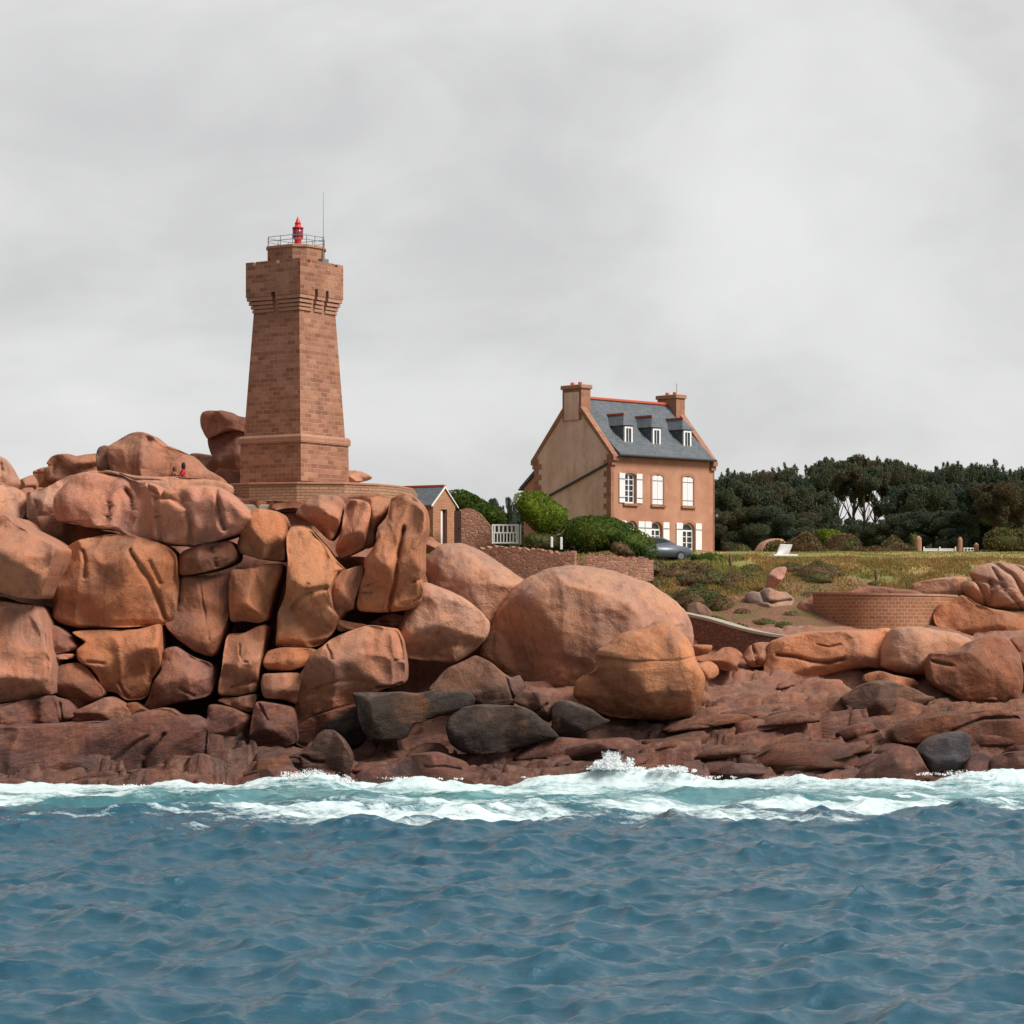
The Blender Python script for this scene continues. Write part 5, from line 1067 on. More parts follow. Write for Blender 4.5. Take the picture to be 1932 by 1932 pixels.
# white gate
gp = at(928, 1026, 157.5); gt = empty('garden_gate', (gp.x, gp.y, gp.z), R(-3), 'white wooden gate with upright slats between stone wall and hedge', 'gate')
gw, gh = 1.60, 1.16
MB().box(0, .08, 0, .08, 0, gh).box(gw - .08, gw, 0, .08, 0, gh).box(.081, gw - .081, .01, .07, gh - .09, gh).box(.081, gw - .081, .01, .07, .62, .70).box(.081, gw - .081, .01, .07, .02, .10).build('frame', M['white'], gt)
sl_ = MB()
for k in range(8): x = .14 + k * (gw - .28) / 7; sl_.box(x - .035, x + .035, .02, .05, .101, .619)
for k in range(6): x = .17 + k * (gw - .34) / 5; sl_.box(x - .045, x + .045, .02, .05, .701, gh - .091)
sl_.build('slat', M['white'], gt)
gp2 = MB().box(0, .09, 0, .09, 0, 1.22).build('gate_post', M['white'], None); gp2.location = (gp.x + 1.66, gp.y + .1, gp.z - .03)
tag(gp2, 'plain white post at the hedge end of the gate', 'post')
for i, (u, v, h, lab) in enumerate([(1041, 1033, .62, 'white stake under the pale green bush, nearer to the gate'), (1059, 1037, .72, 'white stake at the edge of the dark green bush')]):
    o = MB().box(-.07, .07, -.05, .05, 0, h).build('white_stake', M['white'], None, bevel=.02); p = at(u, v, 152.6); o.location = p; tag(o, lab, 'post', 'white stakes behind the rubble wall')
# white bench
bp = at(1477, 1058, 163); bn = empty('garden_bench', (bp.x, bp.y, bp.z), R(8), 'white slab bench with a leaning back standing on the turf in front of the bushes', 'bench')
MB().prism([(-.1, .34), (-.02, .34), (.30, 1.0), (.22, 1.0)], 'y', -.6, .6, Matrix.Rotation(R(-90 + 38), 4, 'Z')).build('backrest', M['white'], bn, bevel=.02)
MB().box(-.72, .80, -.60, -.1, .26, .38).build('seat', M['white'], bn, bevel=.02)
for x in (-.55, .5): MB().box(x, x + .12, -.5, -.15, -.35, .259).build('leg', M['white'], bn)
# standing stones at the far gateway and the white fence between them
M['pillar'] = simple('standing_stone', (.40, .215, .14), .9, 3, .35, .7)
def pillar(u, vt, vb, Y, wpx, label, seed, kind=0):
    s = Y / F; h = (vb - vt) * s; w = wpx * s; p = at(u, vb, Y); rg = np.random.default_rng(seed)
    n_ = 14; rings = []; zs = np.linspace(-.4, h, 12); V = []
    for i, z in enumerate(zs):
        t = max(z, 0) / h; k_ = 1 - .16 * t if t < .86 else (1 - .16 * t) * math.sqrt(max(.04, 1 - ((t - .86) / .145) ** 2))
        for j in range(n_):
            a_ = 2 * math.pi * j / n_; e_ = .72
            V.append((w / 2 * k_ * math.copysign(abs(math.cos(a_)) ** e_, math.cos(a_)), w / 2 * k_ * math.copysign(abs(math.sin(a_)) ** e_, math.sin(a_)), z))
    V = np.array(V); V += np.stack([fbm(V * 1.5 + seed, seed), fbm(V * 1.5 + seed + 5, seed), V[:, 0] * 0], 1) * w * .09
    Fc = [(i * n_ + j, i * n_ + (j + 1) % n_, (i + 1) * n_ + (j + 1) % n_, (i + 1) * n_ + j) for i in range(len(zs) - 1) for j in range(n_)] + [tuple(range((len(zs) - 1) * n_, len(zs) * n_))]
    o = mesh_from('standing_stone', V, Fc, M['pillar'], None, True); o.location = p; tag(o, label, 'stone pillar', 'stone pillars of the far gateway')
pillar(1733, 1011, 1048, 190, 13, 'tallest stone pillar, standing at the bush end of the far white fence', 3)
pillar(1811, 1013, 1048, 190, 10, 'slim rounded stone pillar between the two stretches of white fence', 4)
pillar(1842, 1024, 1050, 189, 10, 'shortest stone pillar, at the outer end of the white railings', 5)
def pole(u, vt, vb, Y, w, label, mat='wood'):
    s = Y / F; p = at(u, vb, Y); z = float(H(p.x, p.y)[0]); h = p.z + (vb - vt) * s - z
    o = MB().lathe([(w, -.3), (w, h - .04), (w * .7, h)], 8).build('wooden_post', M[mat], None, True, False); o.location = (p.x, p.y, z); tag(o, label, 'post', 'wooden posts along the heath edge')
pole(1378, 1046, 1064, 157, .09, 'short brown post at the end of the low hedge by the house')
pole(1516, 1073, 1092, 156, .08, 'thin post on the heath between the pink rock and the lone dome-shaped rock')
pole(1653, 1076, 1098, 154, .08, 'reddish post on the heath above the middle of the curved sea wall')
fb = at(1742, 1046, 191); fn = empty('white_fence', fb, 0, 'low solid white fence between the two taller stone pillars', 'fence')
s = 191 / F; L = 62 * s
MB().box(0, L, 0, .06, .02, .36).box(0, L, -.01, .07, .365, .43).build('board_panel', M['white'], fn)
for k in range(3): MB().box(k * (L - .1) / 2, k * (L - .1) / 2 + .1, -.06, -.012, -.4, .55).build('post', M['white'], fn)
fb = at(1818, 1046, 190.5); fn = empty('white_railing', fb, 0, 'short white railing with openings beyond the slim pillar', 'fence'); L = 20 * s
MB().box(0, L, 0, .05, .02, .12).box(0, L, 0, .05, .40, .48).box(0, L, 0, .05, .23, .28).build('rail', M['white'], fn)
for k in range(4): MB().box(k * (L - .06) / 3, k * (L - .06) / 3 + .06, -.03, -.002, -.3, .5).build('baluster', M['white'], fn)
fb = at(1687, 1035, 212); o = MB().box(0, .55, 0, .4, -.6, .5).prism([(-.05, .5), (.6, .5), (.27, .72)], 'y', -.03, .43).build('white_hut', M['white'], None); o.location = fb; tag(o, 'tiny white hut glimpsed under the pines', 'hut')

# ------------------------------------------------------------------ parked car
cp = at(1254, 1066, 161.5); cz = float(H(cp.x, cp.y)[0])
car = empty('parked_car', (cp.x - .5, cp.y, cz), R(16), 'dark grey hatchback parked between the bushes and the house door', 'car')
m = NT('car_paint'); m.col((.10, .115, .14)); m.set('Roughness', .35); m.set('Metallic', .2); m.set('Specular IOR Level', .5); M['car'] = m.m
prof = [(-2.0, .25), (-2.05, .55), (-1.98, .88), (-1.75, 1.02), (-1.35, 1.42), (-.6, 1.50), (.15, 1.47), (.62, 1.28), (1.05, .98), (1.75, .86), (1.98, .70), (2.03, .42), (1.98, .25)]
b = MB(); rings = []
for y, k in ((-.86, .86), (-.80, .97), (-.4, 1), (.4, 1), (.80, .97), (.86, .86)):
    rings.append([b.b.verts.new((x * (1 - .02 * (1 - k)), y * (1 if z < 1 else .84 if z < 1.3 else .74), .25 + (z - .25) * (1 if z < 1 else (.985 if abs(y) > .5 else 1)) )) for x, z in prof])
for r0, r1 in zip(rings, rings[1:]):
    for k in range(len(prof)): j = (k + 1) % len(prof); b.b.faces.new((r0[k], r0[j], r1[j], r1[k]))
b.b.faces.new(rings[0]); b.b.faces.new(rings[-1][::-1]); body = b.build('body', M['car'], car, True, False)
ws = MB().prism([(.20, 1.43), (.64, 1.25), (1.02, 1.0), (.98, .98), (.15, 1.41)], 'y', -.60, .60); ws.build('windscreen', M['glass'], car)
for s_ in (-1, 1):
    y = s_ * .755; b = MB(); b.prism([(-1.3, 1.03), (.88, 1.0), (.50, 1.25), (.1, 1.38), (-.6, 1.41), (-1.1, 1.34)], 'y', min(y - s_ * .06, y + s_ * .012), max(y - s_ * .06, y + s_ * .012)); b.build('side_window', M['glass'], car)
    MB().box(1.86, 2.0, min(s_ * .45, s_ * .78), max(s_ * .45, s_ * .78), .62, .76).build('headlight', M['white'], car, bevel=.03)
M['tyre'] = simple('tyre_rubber', (.03, .03, .03), .9, 5, .1, 0)
for x in (-1.25, 1.28):
    for s_ in (-1, 1):
        w_ = MB(); w_.b.free(); w_.b = bmesh.new(); t_ = w_.lathe([(.20, -.1), (.30, -.1), (.32, -.07), (.32, .07), (.30, .1), (.20, .1)], 20).build('wheel', M['tyre'], car, True, False); t_.rotation_euler = (R(90), 0, 0); t_.location = (x, s_ * .78, .32)
        MB().lathe([(.19, -.105), (.19, .105)], 14).build('rim', M['steel'], t_, False, False)

# ------------------------------------------------------------------ people sitting on the rocks
def person(u, v, Y, top, hairc, lab, face, s=1.0, lean=.1):
    p = at(u, v, Y); r_ = empty('person', p, face, lab, 'person', 'people sitting on the cliff top')
    J = [((0, 0, .12), .17), ((0, -.02, .30), .15), ((lean * .5, 0, .50), .165), ((lean, 0, .60), .09), ((lean * 1.1, 0, .68), .055), ((lean * 1.2, 0, .76), .085), ((lean * 1.2, 0, .87), .095), ((lean * 1.2, 0, .94), .05),
         ((lean, -.19, .56), .06), ((.16, -.24, .34), .045), ((.34, -.16, .24), .035), ((.40, -.13, .23), .03), ((lean, .19, .56), .06), ((.16, .24, .34), .045), ((.34, .16, .24), .035), ((.40, .13, .23), .03),
         ((.08, -.10, .10), .10), ((.46, -.12, .26), .07), ((.52, -.12, -.10), .05), ((.62, -.12, -.14), .035), ((.08, .10, .10), .10), ((.46, .12, .26), .07), ((.52, .12, -.10), .05), ((.62, .12, -.14), .035)]
    E = [(0, 1), (1, 2), (2, 3), (3, 4), (4, 5), (5, 6), (6, 7), (2, 8), (8, 9), (9, 10), (10, 11), (2, 12), (12, 13), (13, 14), (14, 15), (0, 16), (16, 17), (17, 18), (18, 19), (0, 20), (20, 21), (21, 22), (22, 23)]
    me = bpy.data.meshes.new('body'); me.from_pydata([tuple(c * s for c in j[0]) for j in J], E, []); o = bpy.data.objects.new('body', me); C.objects.link(o)
    sk = o.modifiers.new('s', 'SKIN'); me.skin_vertices[0].data[0].use_root = True
    for i, j in enumerate(J): me.skin_vertices[0].data[i].radius = (j[1] * s, j[1] * s)
    sb = o.modifiers.new('d', 'SUBSURF'); sb.levels = 2
    m2 = bpy.data.meshes.new_from_object(o.evaluated_get(bpy.context.evaluated_depsgraph_get())); o.modifiers.clear(); o.data = m2
    sm, tm, lm = simple('skin', (.45, .26, .18), .6, 5, .1, 0), simple('shirt', top, .85, 5, .2, 0), simple('trousers', (.04, .045, .06), .9, 5, .2, 0)
    m2.materials.clear(); [m2.materials.append(x) for x in (sm, tm, lm)]
    for f in m2.polygons:
        c_ = f.center / s; f.material_index = 0 if (c_.z > .66 or (c_.x > .34 and abs(c_.y) < .2 and .2 < c_.z < .3 and False)) else (2 if c_.z < .24 or (c_.x > .3 and c_.z < .33) else 1); f.use_smooth = True
    o.parent = r_
    hb = MB().lathe([(.03 * s, 1.0 * s), (.085 * s, .97 * s), (.115 * s, .90 * s), (.118 * s, .82 * s), (.11 * s, .72 * s), (.10 * s, .62 * s), (.05 * s, .58 * s)][::-1], 14).build('hair', simple('hair', hairc, .6, 6, .2, 0), r_, True, False)
    hb.location = ((lean * 1.2 - .035) * s, 0, 0)
person(347, 907, 147.2, (.62, .04, .06), (.02, .012, .01), 'person in a red top with dark hair sitting on the cliff top', R(200), 1.02, .05)
person(333, 908, 147.8, (.36, .14, .07), (.16, .07, .035), 'person in a rust coloured top with brown hair sitting beside the one in red', R(170), .86, .12)

# ------------------------------------------------------------------ vegetation
def leaf_mat(name, c1, c2, c3=None, scale=.9):
    m = NT(name); g = m.geo(); pos = g.outputs['Position']; rnd = g.outputs['Random Per Island']
    c = m.mix(m.ramp(m.noise(pos, scale, 4, .6), .36, .64), c1, c2)
    if c3: c = m.mix(m.ramp(m.noise(pos, scale * .45, 4, .6), .52, .66), c, c3)
    c = m.mix(m.math('MULTIPLY', rnd, .28), c, m.mix(1., c, (.45, .5, .45), 'MULTIPLY'))
    m.col(c); m.set('Roughness', .75); m.set('Specular IOR Level', .2)
    tr = m.n('ShaderNodeBsdfTranslucent', {'Color': c}); ms = m.n('ShaderNodeMixShader', {0: .35}); m.t.links.new(m.p.outputs[0], ms.inputs[1]); m.t.links.new(tr.outputs[0], ms.inputs[2])
    m.t.links.new(ms.outputs[0], m.t.nodes['Material Output'].inputs[0]); return m.m
M['pine'] = leaf_mat('pine_needles', (.070, .096, .054), (.112, .125, .066), (.14, .11, .066))
M['pine2'] = leaf_mat('dark_pine_needles', (.060, .088, .062), (.088, .108, .068))
M['pine3'] = leaf_mat('brown_tinged_needles', (.12, .085, .045), (.075, .085, .042), (.16, .095, .055))
M['bright'] = leaf_mat('bright_green_leaves', (.20, .26, .020), (.085, .145, .018), None, 1.2)
M['green'] = leaf_mat('dark_green_leaves', (.045, .090, .016), (.085, .135, .018), (.17, .20, .03), 1.0)
M['olive'] = leaf_mat('olive_leaves', (.11, .12, .038), (.17, .135, .06), (.20, .115, .065), 1.0)
M['scrub'] = leaf_mat('scrub_leaves', (.075, .105, .030), (.14, .12, .05), (.18, .11, .055), 1.0)
M['brown'] = leaf_mat('brown_heather', (.20, .12, .065), (.15, .105, .05), (.10, .11, .035), .9)
M['bark'] = simple('pine_bark', (.12, .085, .065), .9, 5, .4, .5)
def leaves(pts, size, rng, flat=.0, asp=.55):
    """one small leaf spray (quad) per point"""
    n_ = len(pts); A = rng.normal(size=(n_, 3)); A[:, 2] *= 1 - flat; A /= np.linalg.norm(A, axis=1)[:, None]
    B = rng.normal(size=(n_, 3)); B -= (B * A).sum(1)[:, None] * A; B /= np.linalg.norm(B, axis=1)[:, None]
    s_ = size * rng.uniform(.6, 1.35, n_)[:, None]
    V = np.stack([pts - A * s_, pts - B * s_ * asp, pts + A * s_, pts + B * s_ * asp], 1).reshape(-1, 3)
    return V, np.arange(n_ * 4).reshape(-1, 4)
def ell(n_, c, r, rng, hollow=.5):
    d = rng.normal(size=(n_, 3)); d /= np.linalg.norm(d, axis=1)[:, None]
    return np.array(c) + d * np.array(r) * (hollow + (1 - hollow) * rng.random(n_) ** .6)[:, None]
def make_crown(kind, seed):
    """crown in unit box: base z 0, height 1, half width 1 (scaled later)"""
    rng = np.random.default_rng(seed); P = []
    if kind == 'umbrella': cl = [(rng.uniform(-.8, .8), rng.uniform(-.7, .7), rng.uniform(.66, .86), rng.uniform(.24, .42), rng.uniform(.08, .14)) for _ in range(17)] + [(rng.uniform(-.6, .6), rng.uniform(-.6, .6), rng.uniform(.44, .62), .25, .07) for _ in range(7)]
    elif kind == 'high': cl = [(rng.uniform(-.85, .85), rng.uniform(-.7, .7), rng.uniform(.72, .90), rng.uniform(.22, .40), rng.uniform(.05, .09)) for _ in range(20)] + [(rng.uniform(-.6, .6), rng.uniform(-.6, .6), rng.uniform(.55, .66), .10, .03) for _ in range(7)]
    elif kind == 'dense': cl = [(rng.normal() * .42, rng.normal() * .42, z, .20 + .30 * (1 - abs(z - .5)), .13) for z in np.linspace(.1, .90, 26)]
    else: cl = [(rng.uniform(-.75, .75) * (1 - .4 * z), rng.uniform(-.7, .7) * (1 - .4 * z), z, rng.uniform(.2, .38), rng.uniform(.07, .13)) for z in rng.uniform(.30, .88, 22)]
    for (x, y, z, r_, rz) in cl:
        k = int(900 * (r_ / .3)); P.append(ell(k, (x, y, z), (r_, r_, rz), rng, .45))
        for j in range(4):
            a_ = rng.uniform(0, 6.3); P.append(ell(60, (x + r_ * .8 * math.cos(a_), y + r_ * .8 * math.sin(a_), z + rz * rng.uniform(.2, 1.1)), (.07, .07, .035), rng, .1))
    return np.vstack(P), cl
TREES = {}
def tree_proto(kind, seed, h, w, mat):
    P, cl = make_crown(kind, seed); P = P * (w, w, h); rng = np.random.default_rng(seed + 1)
    V, Q = leaves(P, .13, rng, .35); me_c = mesh_np('crown', V, Q, M[mat], None, False)
    b = MB(); top = (.0, 0, h * (.62 if kind != 'dense' else .8)); bend = rng.uniform(-.5, .5) * w * .3
    b.tube([(0, 0, -.6), (bend * .4, 0, h * .2), (bend, .1, h * .42), top], .26, 8, .12)
    for (x, y, z, r_, rz) in cl[::2]:
        t = rng.uniform(.35, .8); s0 = (bend * (1 - t), 0, h * .45 * t + .15 * h); e_ = (x * w, y * w, z * h); mid_ = ((s0[0] + e_[0]) / 2, (s0[1] + e_[1]) / 2, (s0[2] + e_[2]) / 2 - .05 * h)
        b.tube([s0, mid_, e_], .095, 5, .025)
    tr = b.build('trunk', M['bark'], None, True, False)
    return me_c.data, tr.data, (me_c, tr)
protos = [tree_proto('umbrella', 1, 8, 5., 'pine'), tree_proto('dense', 2, 8, 3.8, 'pine'), tree_proto('open', 3, 8, 4.5, 'pine2'), tree_proto('umbrella', 4, 8, 4.5, 'pine3'), tree_proto('dense', 5, 8, 3.4, 'pine2'), tree_proto('high', 6, 8, 4.6, 'pine')]
for p_ in protos:
    for o in p_[2]: bpy.data.objects.remove(o)
def tree(u, vt, Y, wpx, k, lab, rz=0., group='dark pines behind the heath'):
    x = (u - CX) * Y / F; z = float(H(x, Y)[0]); top = EYE - (vt - HV) * Y / F; h = (top - z) * .97
    r_ = empty('pine_tree', (x, Y, z), rz, lab, 'tree', group); sc = h / (8 * .93); sw_ = wpx * Y / F / 2 / [5., 3.8, 4.5, 4.5, 3.4, 4.6][k]
    for nm, me in (('crown', protos[k][0]), ('trunk', protos[k][1])):
        o = bpy.data.objects.new(nm, me); C.objects.link(o); o.parent = r_; o.scale = (sw_, sw_, sc)
    return r_
TL = 'dark pine in the dense belt of trees behind the heath'
TR = [(1362, 905, 214, 60, 4), (1392, 893, 222, 90, 0), (1420, 888, 226, 110, 0), (1450, 885, 220, 100, 0), (1480, 893, 224, 80, 2), (1512, 902, 218, 80, 2), (1545, 888, 230, 90, 0), (1580, 874, 232, 100, 5), (1612, 867, 236, 110, 5), (1650, 869, 238, 110, 5), (1630, 880, 228, 90, 5),
      (1690, 871, 236, 100, 0), (1722, 879, 232, 90, 0), (1755, 886, 230, 80, 2), (1790, 882, 236, 90, 1), (1820, 880, 240, 90, 0), (1850, 878, 236, 90, 0), (1885, 893, 234, 70, 4), (1915, 885, 236, 90, 0), (1950, 888, 238, 90, 0), (1995, 890, 238, 90, 0),
      (1370, 930, 206, 70, 1), (1400, 925, 208, 90, 1), (1440, 915, 208, 90, 1), (1475, 925, 210, 90, 1), (1508, 925, 212, 80, 4), (1540, 930, 210, 80, 1), 
      (1700, 925, 222, 90, 4), (1740, 922, 220, 90, 1), (1775, 925, 222, 90, 4), (1810, 915, 224, 90, 2), (1850, 920, 222, 90, 4), (1900, 920, 220, 90, 1), (1940, 915, 222, 90, 4), (1990, 915, 222, 90, 4),
      (1380, 965, 200, 70, 1), (1425, 960, 200, 80, 1), (1465, 965, 200, 80, 4), (1505, 970, 202, 80, 1), (1560, 978, 212, 60, 4), (1590, 990, 208, 60, 1), (1620, 984, 212, 60, 4), (1650, 988, 208, 60, 1), (1680, 982, 212, 60, 4), (1690, 975, 210, 50, 4), (1715, 970, 208, 80, 4), (1760, 965, 208, 80, 2), (1800, 970, 206, 80, 4), (1345, 960, 202, 50, 4)]
rg = random.Random(8)
for (u, vt, Y, wp, k) in TR: tree(u, vt + rg.uniform(-3, 3), Y, wp * rg.uniform(.95, 1.15), k, TL, rg.uniform(0, 6.3))
tree(1878, 912, 204, 96, 3, 'rust tinged umbrella pine with a pale forked trunk in front of the dark belt', 1.2)
tree(1925, 925, 206, 80, 3, 'rust tinged low pine at the photo edge beside the forked one', 2.2)
# windswept cypress between shed and house
tree(935, 940, 205, 46, 2, 'windswept tree with bare feathery branches between the hedge and the house', .4, 'trees behind the gate')
tree(962, 938, 208, 26, 2, 'thin ragged tree touching the bright bush by the house', 2.0, 'trees behind the gate')
for (u, vt, Y, wp) in ((985, 945, 214, 50), (955, 958, 212, 46), (925, 968, 214, 40)): tree(u, vt + 12, Y, wp, 4, 'low dark tree in the gap between shed and house', rg.uniform(0, 6), 'low trees in the gap by the gate')

def bush(fr, pts, Y, mat, lab, T=None, size=.085, dens=1.0, seed=1, name='bush', cat='bush', group='bushes on the headland', core=.86):
    rng = np.random.default_rng(seed); s_ = Y / F; O = np.array([px(fr, p) for p in pts]); O = smooth_outline(O, 160)
    O = np.stack([(O[:, 0] - CX) * s_, EYE - (O[:, 1] - HV) * s_], 1); c = star_centre(O); rad = O - c; dim = np.minimum(*(O.max(0) - O.min(0))); T = T or dim * .45
    area = (O.max(0) - O.min(0)).prod() * .75; n_ = int(area * 420 * dens)
    a_ = rng.random(n_) * len(O); i = a_.astype(int); f_ = (a_ - i)[:, None]; R_ = rad[i] * (1 - f_) + rad[(i + 1) % len(O)] * f_
    # directions over the whole closed lump
    ph = np.arcsin(rng.uniform(-.55, 1, n_)); rr_ = np.cos(ph) * (1 + .07 * fbm(np.stack([R_[:, 0] * 1.3, ph * 2, R_[:, 1] * 1.3], 1), seed, 3)); sh_ = (1 - .30 * rng.random(n_) ** 2.2)
    X = c[0] + R_[:, 0] * rr_ ** .8 * sh_; Z = c[1] + R_[:, 1] * rr_ ** .8 * sh_; D = -np.sin(ph) * T * sh_
    lump = 1 + .22 * fbm(np.stack([X * 1.1, D, Z * 1.1], 1), seed + 2, 3)
    P = np.stack([X, D * lump, Z], 1); org = np.array([c[0], 0, c[1]])
    V, Q = leaves(P - org, size, rng)
    # solid twiggy heart so that nothing shows through
    n1, n2 = 40, 12; th = np.linspace(0, len(O), n1, endpoint=False).astype(int); CV = []
    for q_ in np.linspace(-math.pi / 2 + .015, math.pi / 2 - .015, n2):
        for t in th: CV.append((rad[t][0] * core * math.cos(q_) ** .8, math.sin(q_) * T * core, rad[t][1] * core * math.cos(q_) ** .8))
    CV = np.array(CV); CV = CV * (1 + .08 * fbm(CV * 1.5, seed, 2))[:, None]; CQ = np.array([(i_ * n1 + j, i_ * n1 + (j + 1) % n1, (i_ + 1) * n1 + (j + 1) % n1, (i_ + 1) * n1 + j) for i_ in range(n2 - 1) for j in range(n1)])
    # close the ends of the heart with fans of quads
    o = mesh_np(name, np.vstack([V, CV]), np.vstack([Q, CQ + len(V)]), M[mat], None, False); o.location = (c[0], Y, c[1])
    return tag(o, lab, cat, group)
bush('K', [(20,1080),(100,1055),(230,1052),(300,1080),(370,1140),(480,1220),(470,1300),(420,1390),(330,1450),(230,1420),(130,1330),(60,1230),(20,1160)], 157.5, 'bright', 'tall bright yellow green bush against the plain gable', seed=2, size=.075, dens=1.3)
bush('K', [(420,1390),(470,1310),(560,1270),(700,1262),(860,1275),(980,1330),(1100,1390),(1180,1430),(1240,1500),(1270,1600),(1200,1620),(1000,1590),(800,1560),(600,1590),(480,1550),(420,1470)], 156.3, 'green', 'long rounded dark green bush hiding the foot of the house', seed=3, T=1.6, size=.075, dens=1.3)
bush('S', [(985,1012),(1010,1006),(1050,1010),(1080,1020),(1085,1036),(1040,1042),(990,1036)], 156.5, 'scrub', 'rough undergrowth beneath the bright bush, behind the white stakes', seed=34, size=.07, T=.8, name='undergrowth')
bush('K', [(850,1500),(930,1480),(1020,1540),(1060,1600),(960,1620),(860,1590)], 154.6, 'brown', 'patch of dry twigs at the foot of the long dark green bush', seed=4, size=.06, T=.5)
bush('K', [(1510,1600),(1600,1590),(1720,1580),(1800,1600),(1850,1650),(1700,1670),(1520,1650)], 159.5, 'green', 'low clipped hedge at the foot of the house front', seed=5, size=.07, T=.6, name='low_hedge', cat='hedge')
bush('H', [(620,215),(700,195),(800,205),(900,250),(1000,310),(1100,370),(1190,450),(1230,520),(1180,580),(1000,560),(850,560),(700,420),(600,300)], 176, 'green', 'green sloping hedge behind the shed and the round-topped wall', seed=6, size=.10, name='sloping_hedge', cat='hedge')
bush('J', [(995,920),(1040,870),(1120,830),(1180,780),(1250,770),(1330,830),(1390,940),(1390,1010),(1250,1040),(1100,1030),(1000,1000)], 182, 'brown', 'brown rounded bush right behind the white bench', seed=7, size=.10)
bush('J', [(1350,760),(1400,738),(1500,750),(1600,790),(1640,860),(1560,900),(1400,900),(1350,830)], 190, 'bright', 'light green crown showing over the taller brown bush', seed=8, size=.10)
bush('J', [(1400,880),(1450,810),(1550,790),(1660,790),(1720,830),(1755,920),(1750,1000),(1600,1020),(1400,1010),(1360,950)], 186, 'brown', 'taller brown rounded bush with a light green bush behind it', seed=9, size=.10)
bush('J', [(860,880),(920,850),(1000,850),(1060,900),(1060,1000),(920,1020),(820,980)], 180, 'olive', 'olive bush beside the pinkish humped rock near the bench', seed=10, size=.10)
bush('J', [(560,960),(580,900),(630,885),(700,920),(715,1000),(660,1050),(560,1040)], 178, 'olive', 'small olive bush standing alone near the house corner', seed=11, size=.09)
bush('J', [(700,1000),(800,985),(900,1000),(930,1040),(800,1060),(690,1050)], 176, 'olive', 'low straggling growth between the small olive bush and the bench', seed=12, size=.09)
bush('I', [(690,830),(760,760),(820,730),(900,790),(960,850),(940,900),(820,900),(700,890)], 192, 'olive', 'mottled shrub beside the tallest stone pillar', seed=13, size=.10)
bush('I', [(560,860),(640,820),(700,830),(700,900),(580,910)], 188, 'brown', 'low tawny shrub between the brown bush and the mottled shrub', seed=14, size=.10)
bush('I', [(1580,760),(1620,700),(1720,660),(1850,680),(1960,640),(2060,680),(2080,880),(1900,920),(1700,880),(1600,830)], 188, 'olive', 'wide green and brown thicket at the photo edge behind the shortest pillar', seed=15, size=.11)
bush('I', [(960,850),(960,720),(985,700),(1010,720),(1010,880)], 192.5, 'olive', 'ivy-like growth climbing behind the tallest stone pillar', seed=16, size=.08, T=.4)
for i, (u, v, w, h, mt) in enumerate([(1395, 1045, 22, 12, 'olive'), (1430, 1050, 26, 9, 'brown'), (1560, 1046, 40, 10, 'olive'), (1650, 1043, 40, 12, 'brown'), (1700, 1040, 34, 14, 'olive'), (1860, 1050, 40, 12, 'brown'), (1905, 1052, 40, 10, 'olive'), (1770, 1058, 26, 7, 'brown')]):
    bush('S', [(u - w, v), (u - w * .5, v - h * .8), (u, v - h), (u + w * .6, v - h * .7), (u + w, v), (u, v + 6)], 180 + i, mt, 'low scrub clump on the far side of the turf', seed=40 + i, size=.10, group='low scrub clumps at the far side of the turf', name='scrub')
# scrub of the slope below the turf
rg = random.Random(5)
SC = [(1240, 1075, 30, 10), (1270, 1092, 28, 14), (1300, 1105, 30, 12), (1330, 1085, 34, 14), (1360, 1100, 30, 16), (1290, 1130, 26, 12), (1335, 1128, 20, 10), (1245, 1100, 26, 10), (1530, 1100, 22, 10), (1530, 1108, 28, 12), (1560, 1104, 26, 10), (1600, 1110, 20, 7), (1390, 1182, 24, 6), (1215, 1080, 20, 8), (1650, 1103, 20, 6), (1700, 1108, 20, 5), (1365, 1145, 22, 12), (1400, 1158, 24, 10), (1492, 1163, 22, 10), (1440, 1176, 30, 9), (1522, 1128, 22, 12), (1376, 1118, 26, 14), (1345, 1170, 22, 9), (1480, 1180, 22, 7), (1404, 1092, 24, 12), (1505, 1096, 26, 12)]
for i, (u, v, w, h) in enumerate(SC):
    Y = float(np.interp(v, [1065, 1090, 1110, 1150, 1190], [157.5, 154.2, 152.5, 148, 144.5])); mt = 'scrub' if v > 1095 and rg.random() < .6 else ('brown' if rg.random() < .6 else 'olive')
    bush('S', [(u - w, v + 4), (u - w * .6, v - h * .6), (u - w * .1, v - h), (u + w * .5, v - h * .8), (u + w, v + 3), (u, v + h)], Y, mt, 'low mound of gorse and heather on the slope below the turf', seed=80 + i, size=.06, T=w * Y / F * .5, group='low scrub on the slope', name='heather')
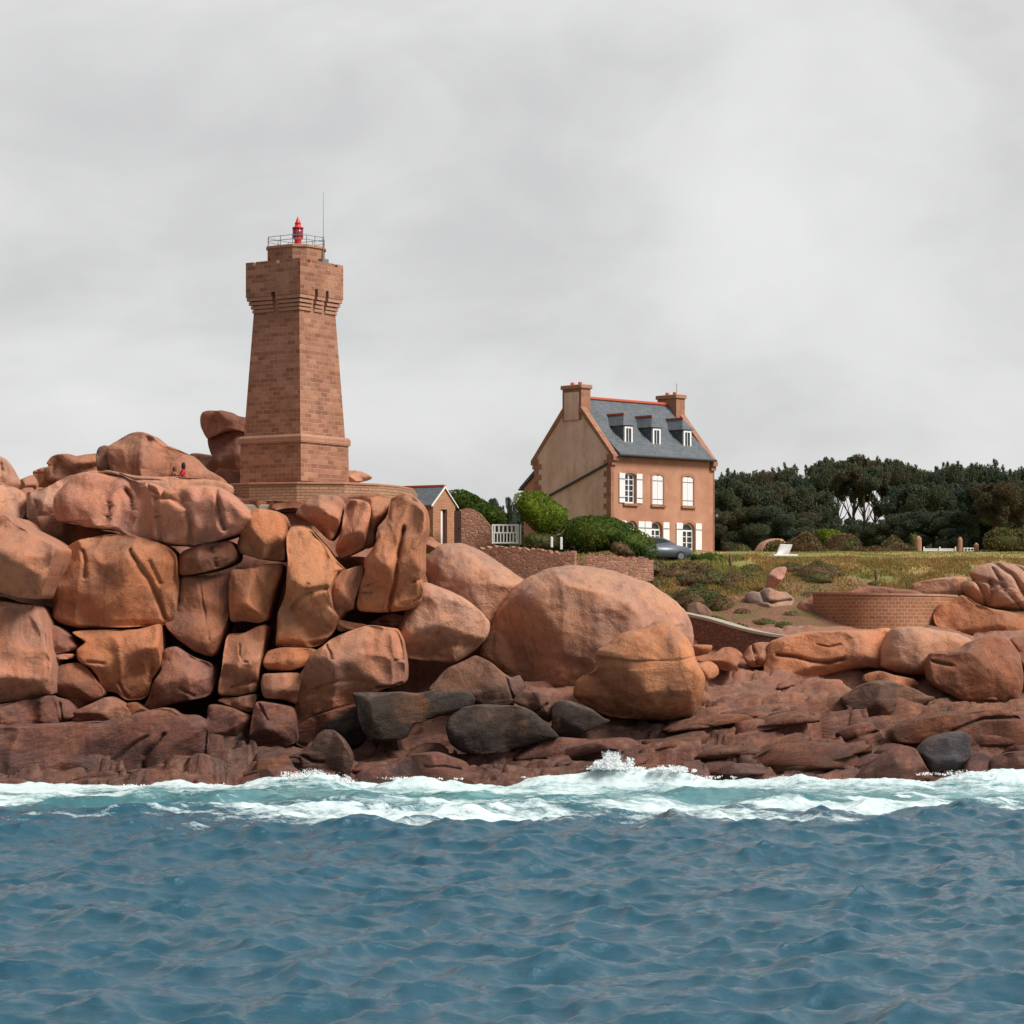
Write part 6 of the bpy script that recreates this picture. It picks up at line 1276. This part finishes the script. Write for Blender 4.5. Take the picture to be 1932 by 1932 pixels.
for i in range(80):
    u = rg.uniform(1170, 1560); v = rg.uniform(1072, 1182) if u < 1530 else rg.uniform(1066, 1108)
    if (v > 1150 and u < 1330) or (1385 < u < 1520 and 1078 < v < 1185): continue
    w = rg.uniform(18, 44); h = rg.uniform(12, 24); Y = float(np.interp(v, [1065, 1090, 1110, 1150, 1190], [157.5, 154.2, 152.5, 148, 144.5])); x = (u - CX) * Y / F
    v2 = HV - (float(H(x, Y)[0]) - EYE) * F / Y
    mt = rg.choice(['scrub', 'olive', 'brown', 'scrub', 'brown'])
    bush('S', [(u - w, v2 + 3), (u - w * .6, v2 - h * .6), (u - w * .1, v2 - h), (u + w * .5, v2 - h * .8), (u + w, v2 + 3), (u, v2 + h * .8)], Y, mt, 'low mound of gorse and heather on the slope below the turf', seed=180 + i, size=.06, T=w * Y / F * .6, group='low scrub on the slope', name='heather')
# grass
def tufts(n_, area, seed, hgt, mat, name, lab, cond=None):
    rng = np.random.default_rng(seed); x = rng.uniform(area[0], area[1], n_); y = rng.uniform(area[2], area[3], n_)
    dn = fbm(np.stack([x * .5, y * .5, x * 0], 1), seed, 3); k = dn > rng.uniform(-.5, .35, n_); x, y = x[k], y[k]
    if cond is not None: k = cond(x, y); x, y = x[k], y[k]
    z = H(x, y); n_ = len(x); a_ = rng.uniform(0, 6.3, n_); w = .035 + .03 * rng.random(n_); h = hgt * rng.uniform(.5, 1.3, n_); ln = rng.normal(size=(n_, 2)) * h[:, None] * .35
    B = np.stack([x, y, z - .03], 1); d = np.stack([np.cos(a_) * w, np.sin(a_) * w, 0 * w], 1); Tt = B + np.stack([ln[:, 0], ln[:, 1], h + .03], 1)
    V = np.stack([B - d, B + d, Tt], 1).reshape(-1, 3); return tag(mesh_np(name, V, np.arange(n_ * 3).reshape(-1, 3), M[mat], None, False, k=3), lab, kind='stuff')
M['straw'] = leaf_mat('straw_grass', (.42, .26, .10), (.30, .20, .07), (.18, .18, .05), .5)
M['turf'] = leaf_mat('turf_grass', (.24, .25, .065), (.36, .27, .10), (.17, .20, .045), .4)
tufts(120000, (3, 46, 150, 162), 3, .17, 'straw', 'dry_grass', 'straw coloured grass along the edge of the heath')
tufts(90000, (8, 60, 158, 200), 4, .09, 'turf', 'grass', 'short green turf between the house and the pines')
tufts(26000, (-8, 14, 152, 164), 5, .25, 'turf', 'grass', 'grass behind the rubble walls', lambda x, y: y > 153.5)
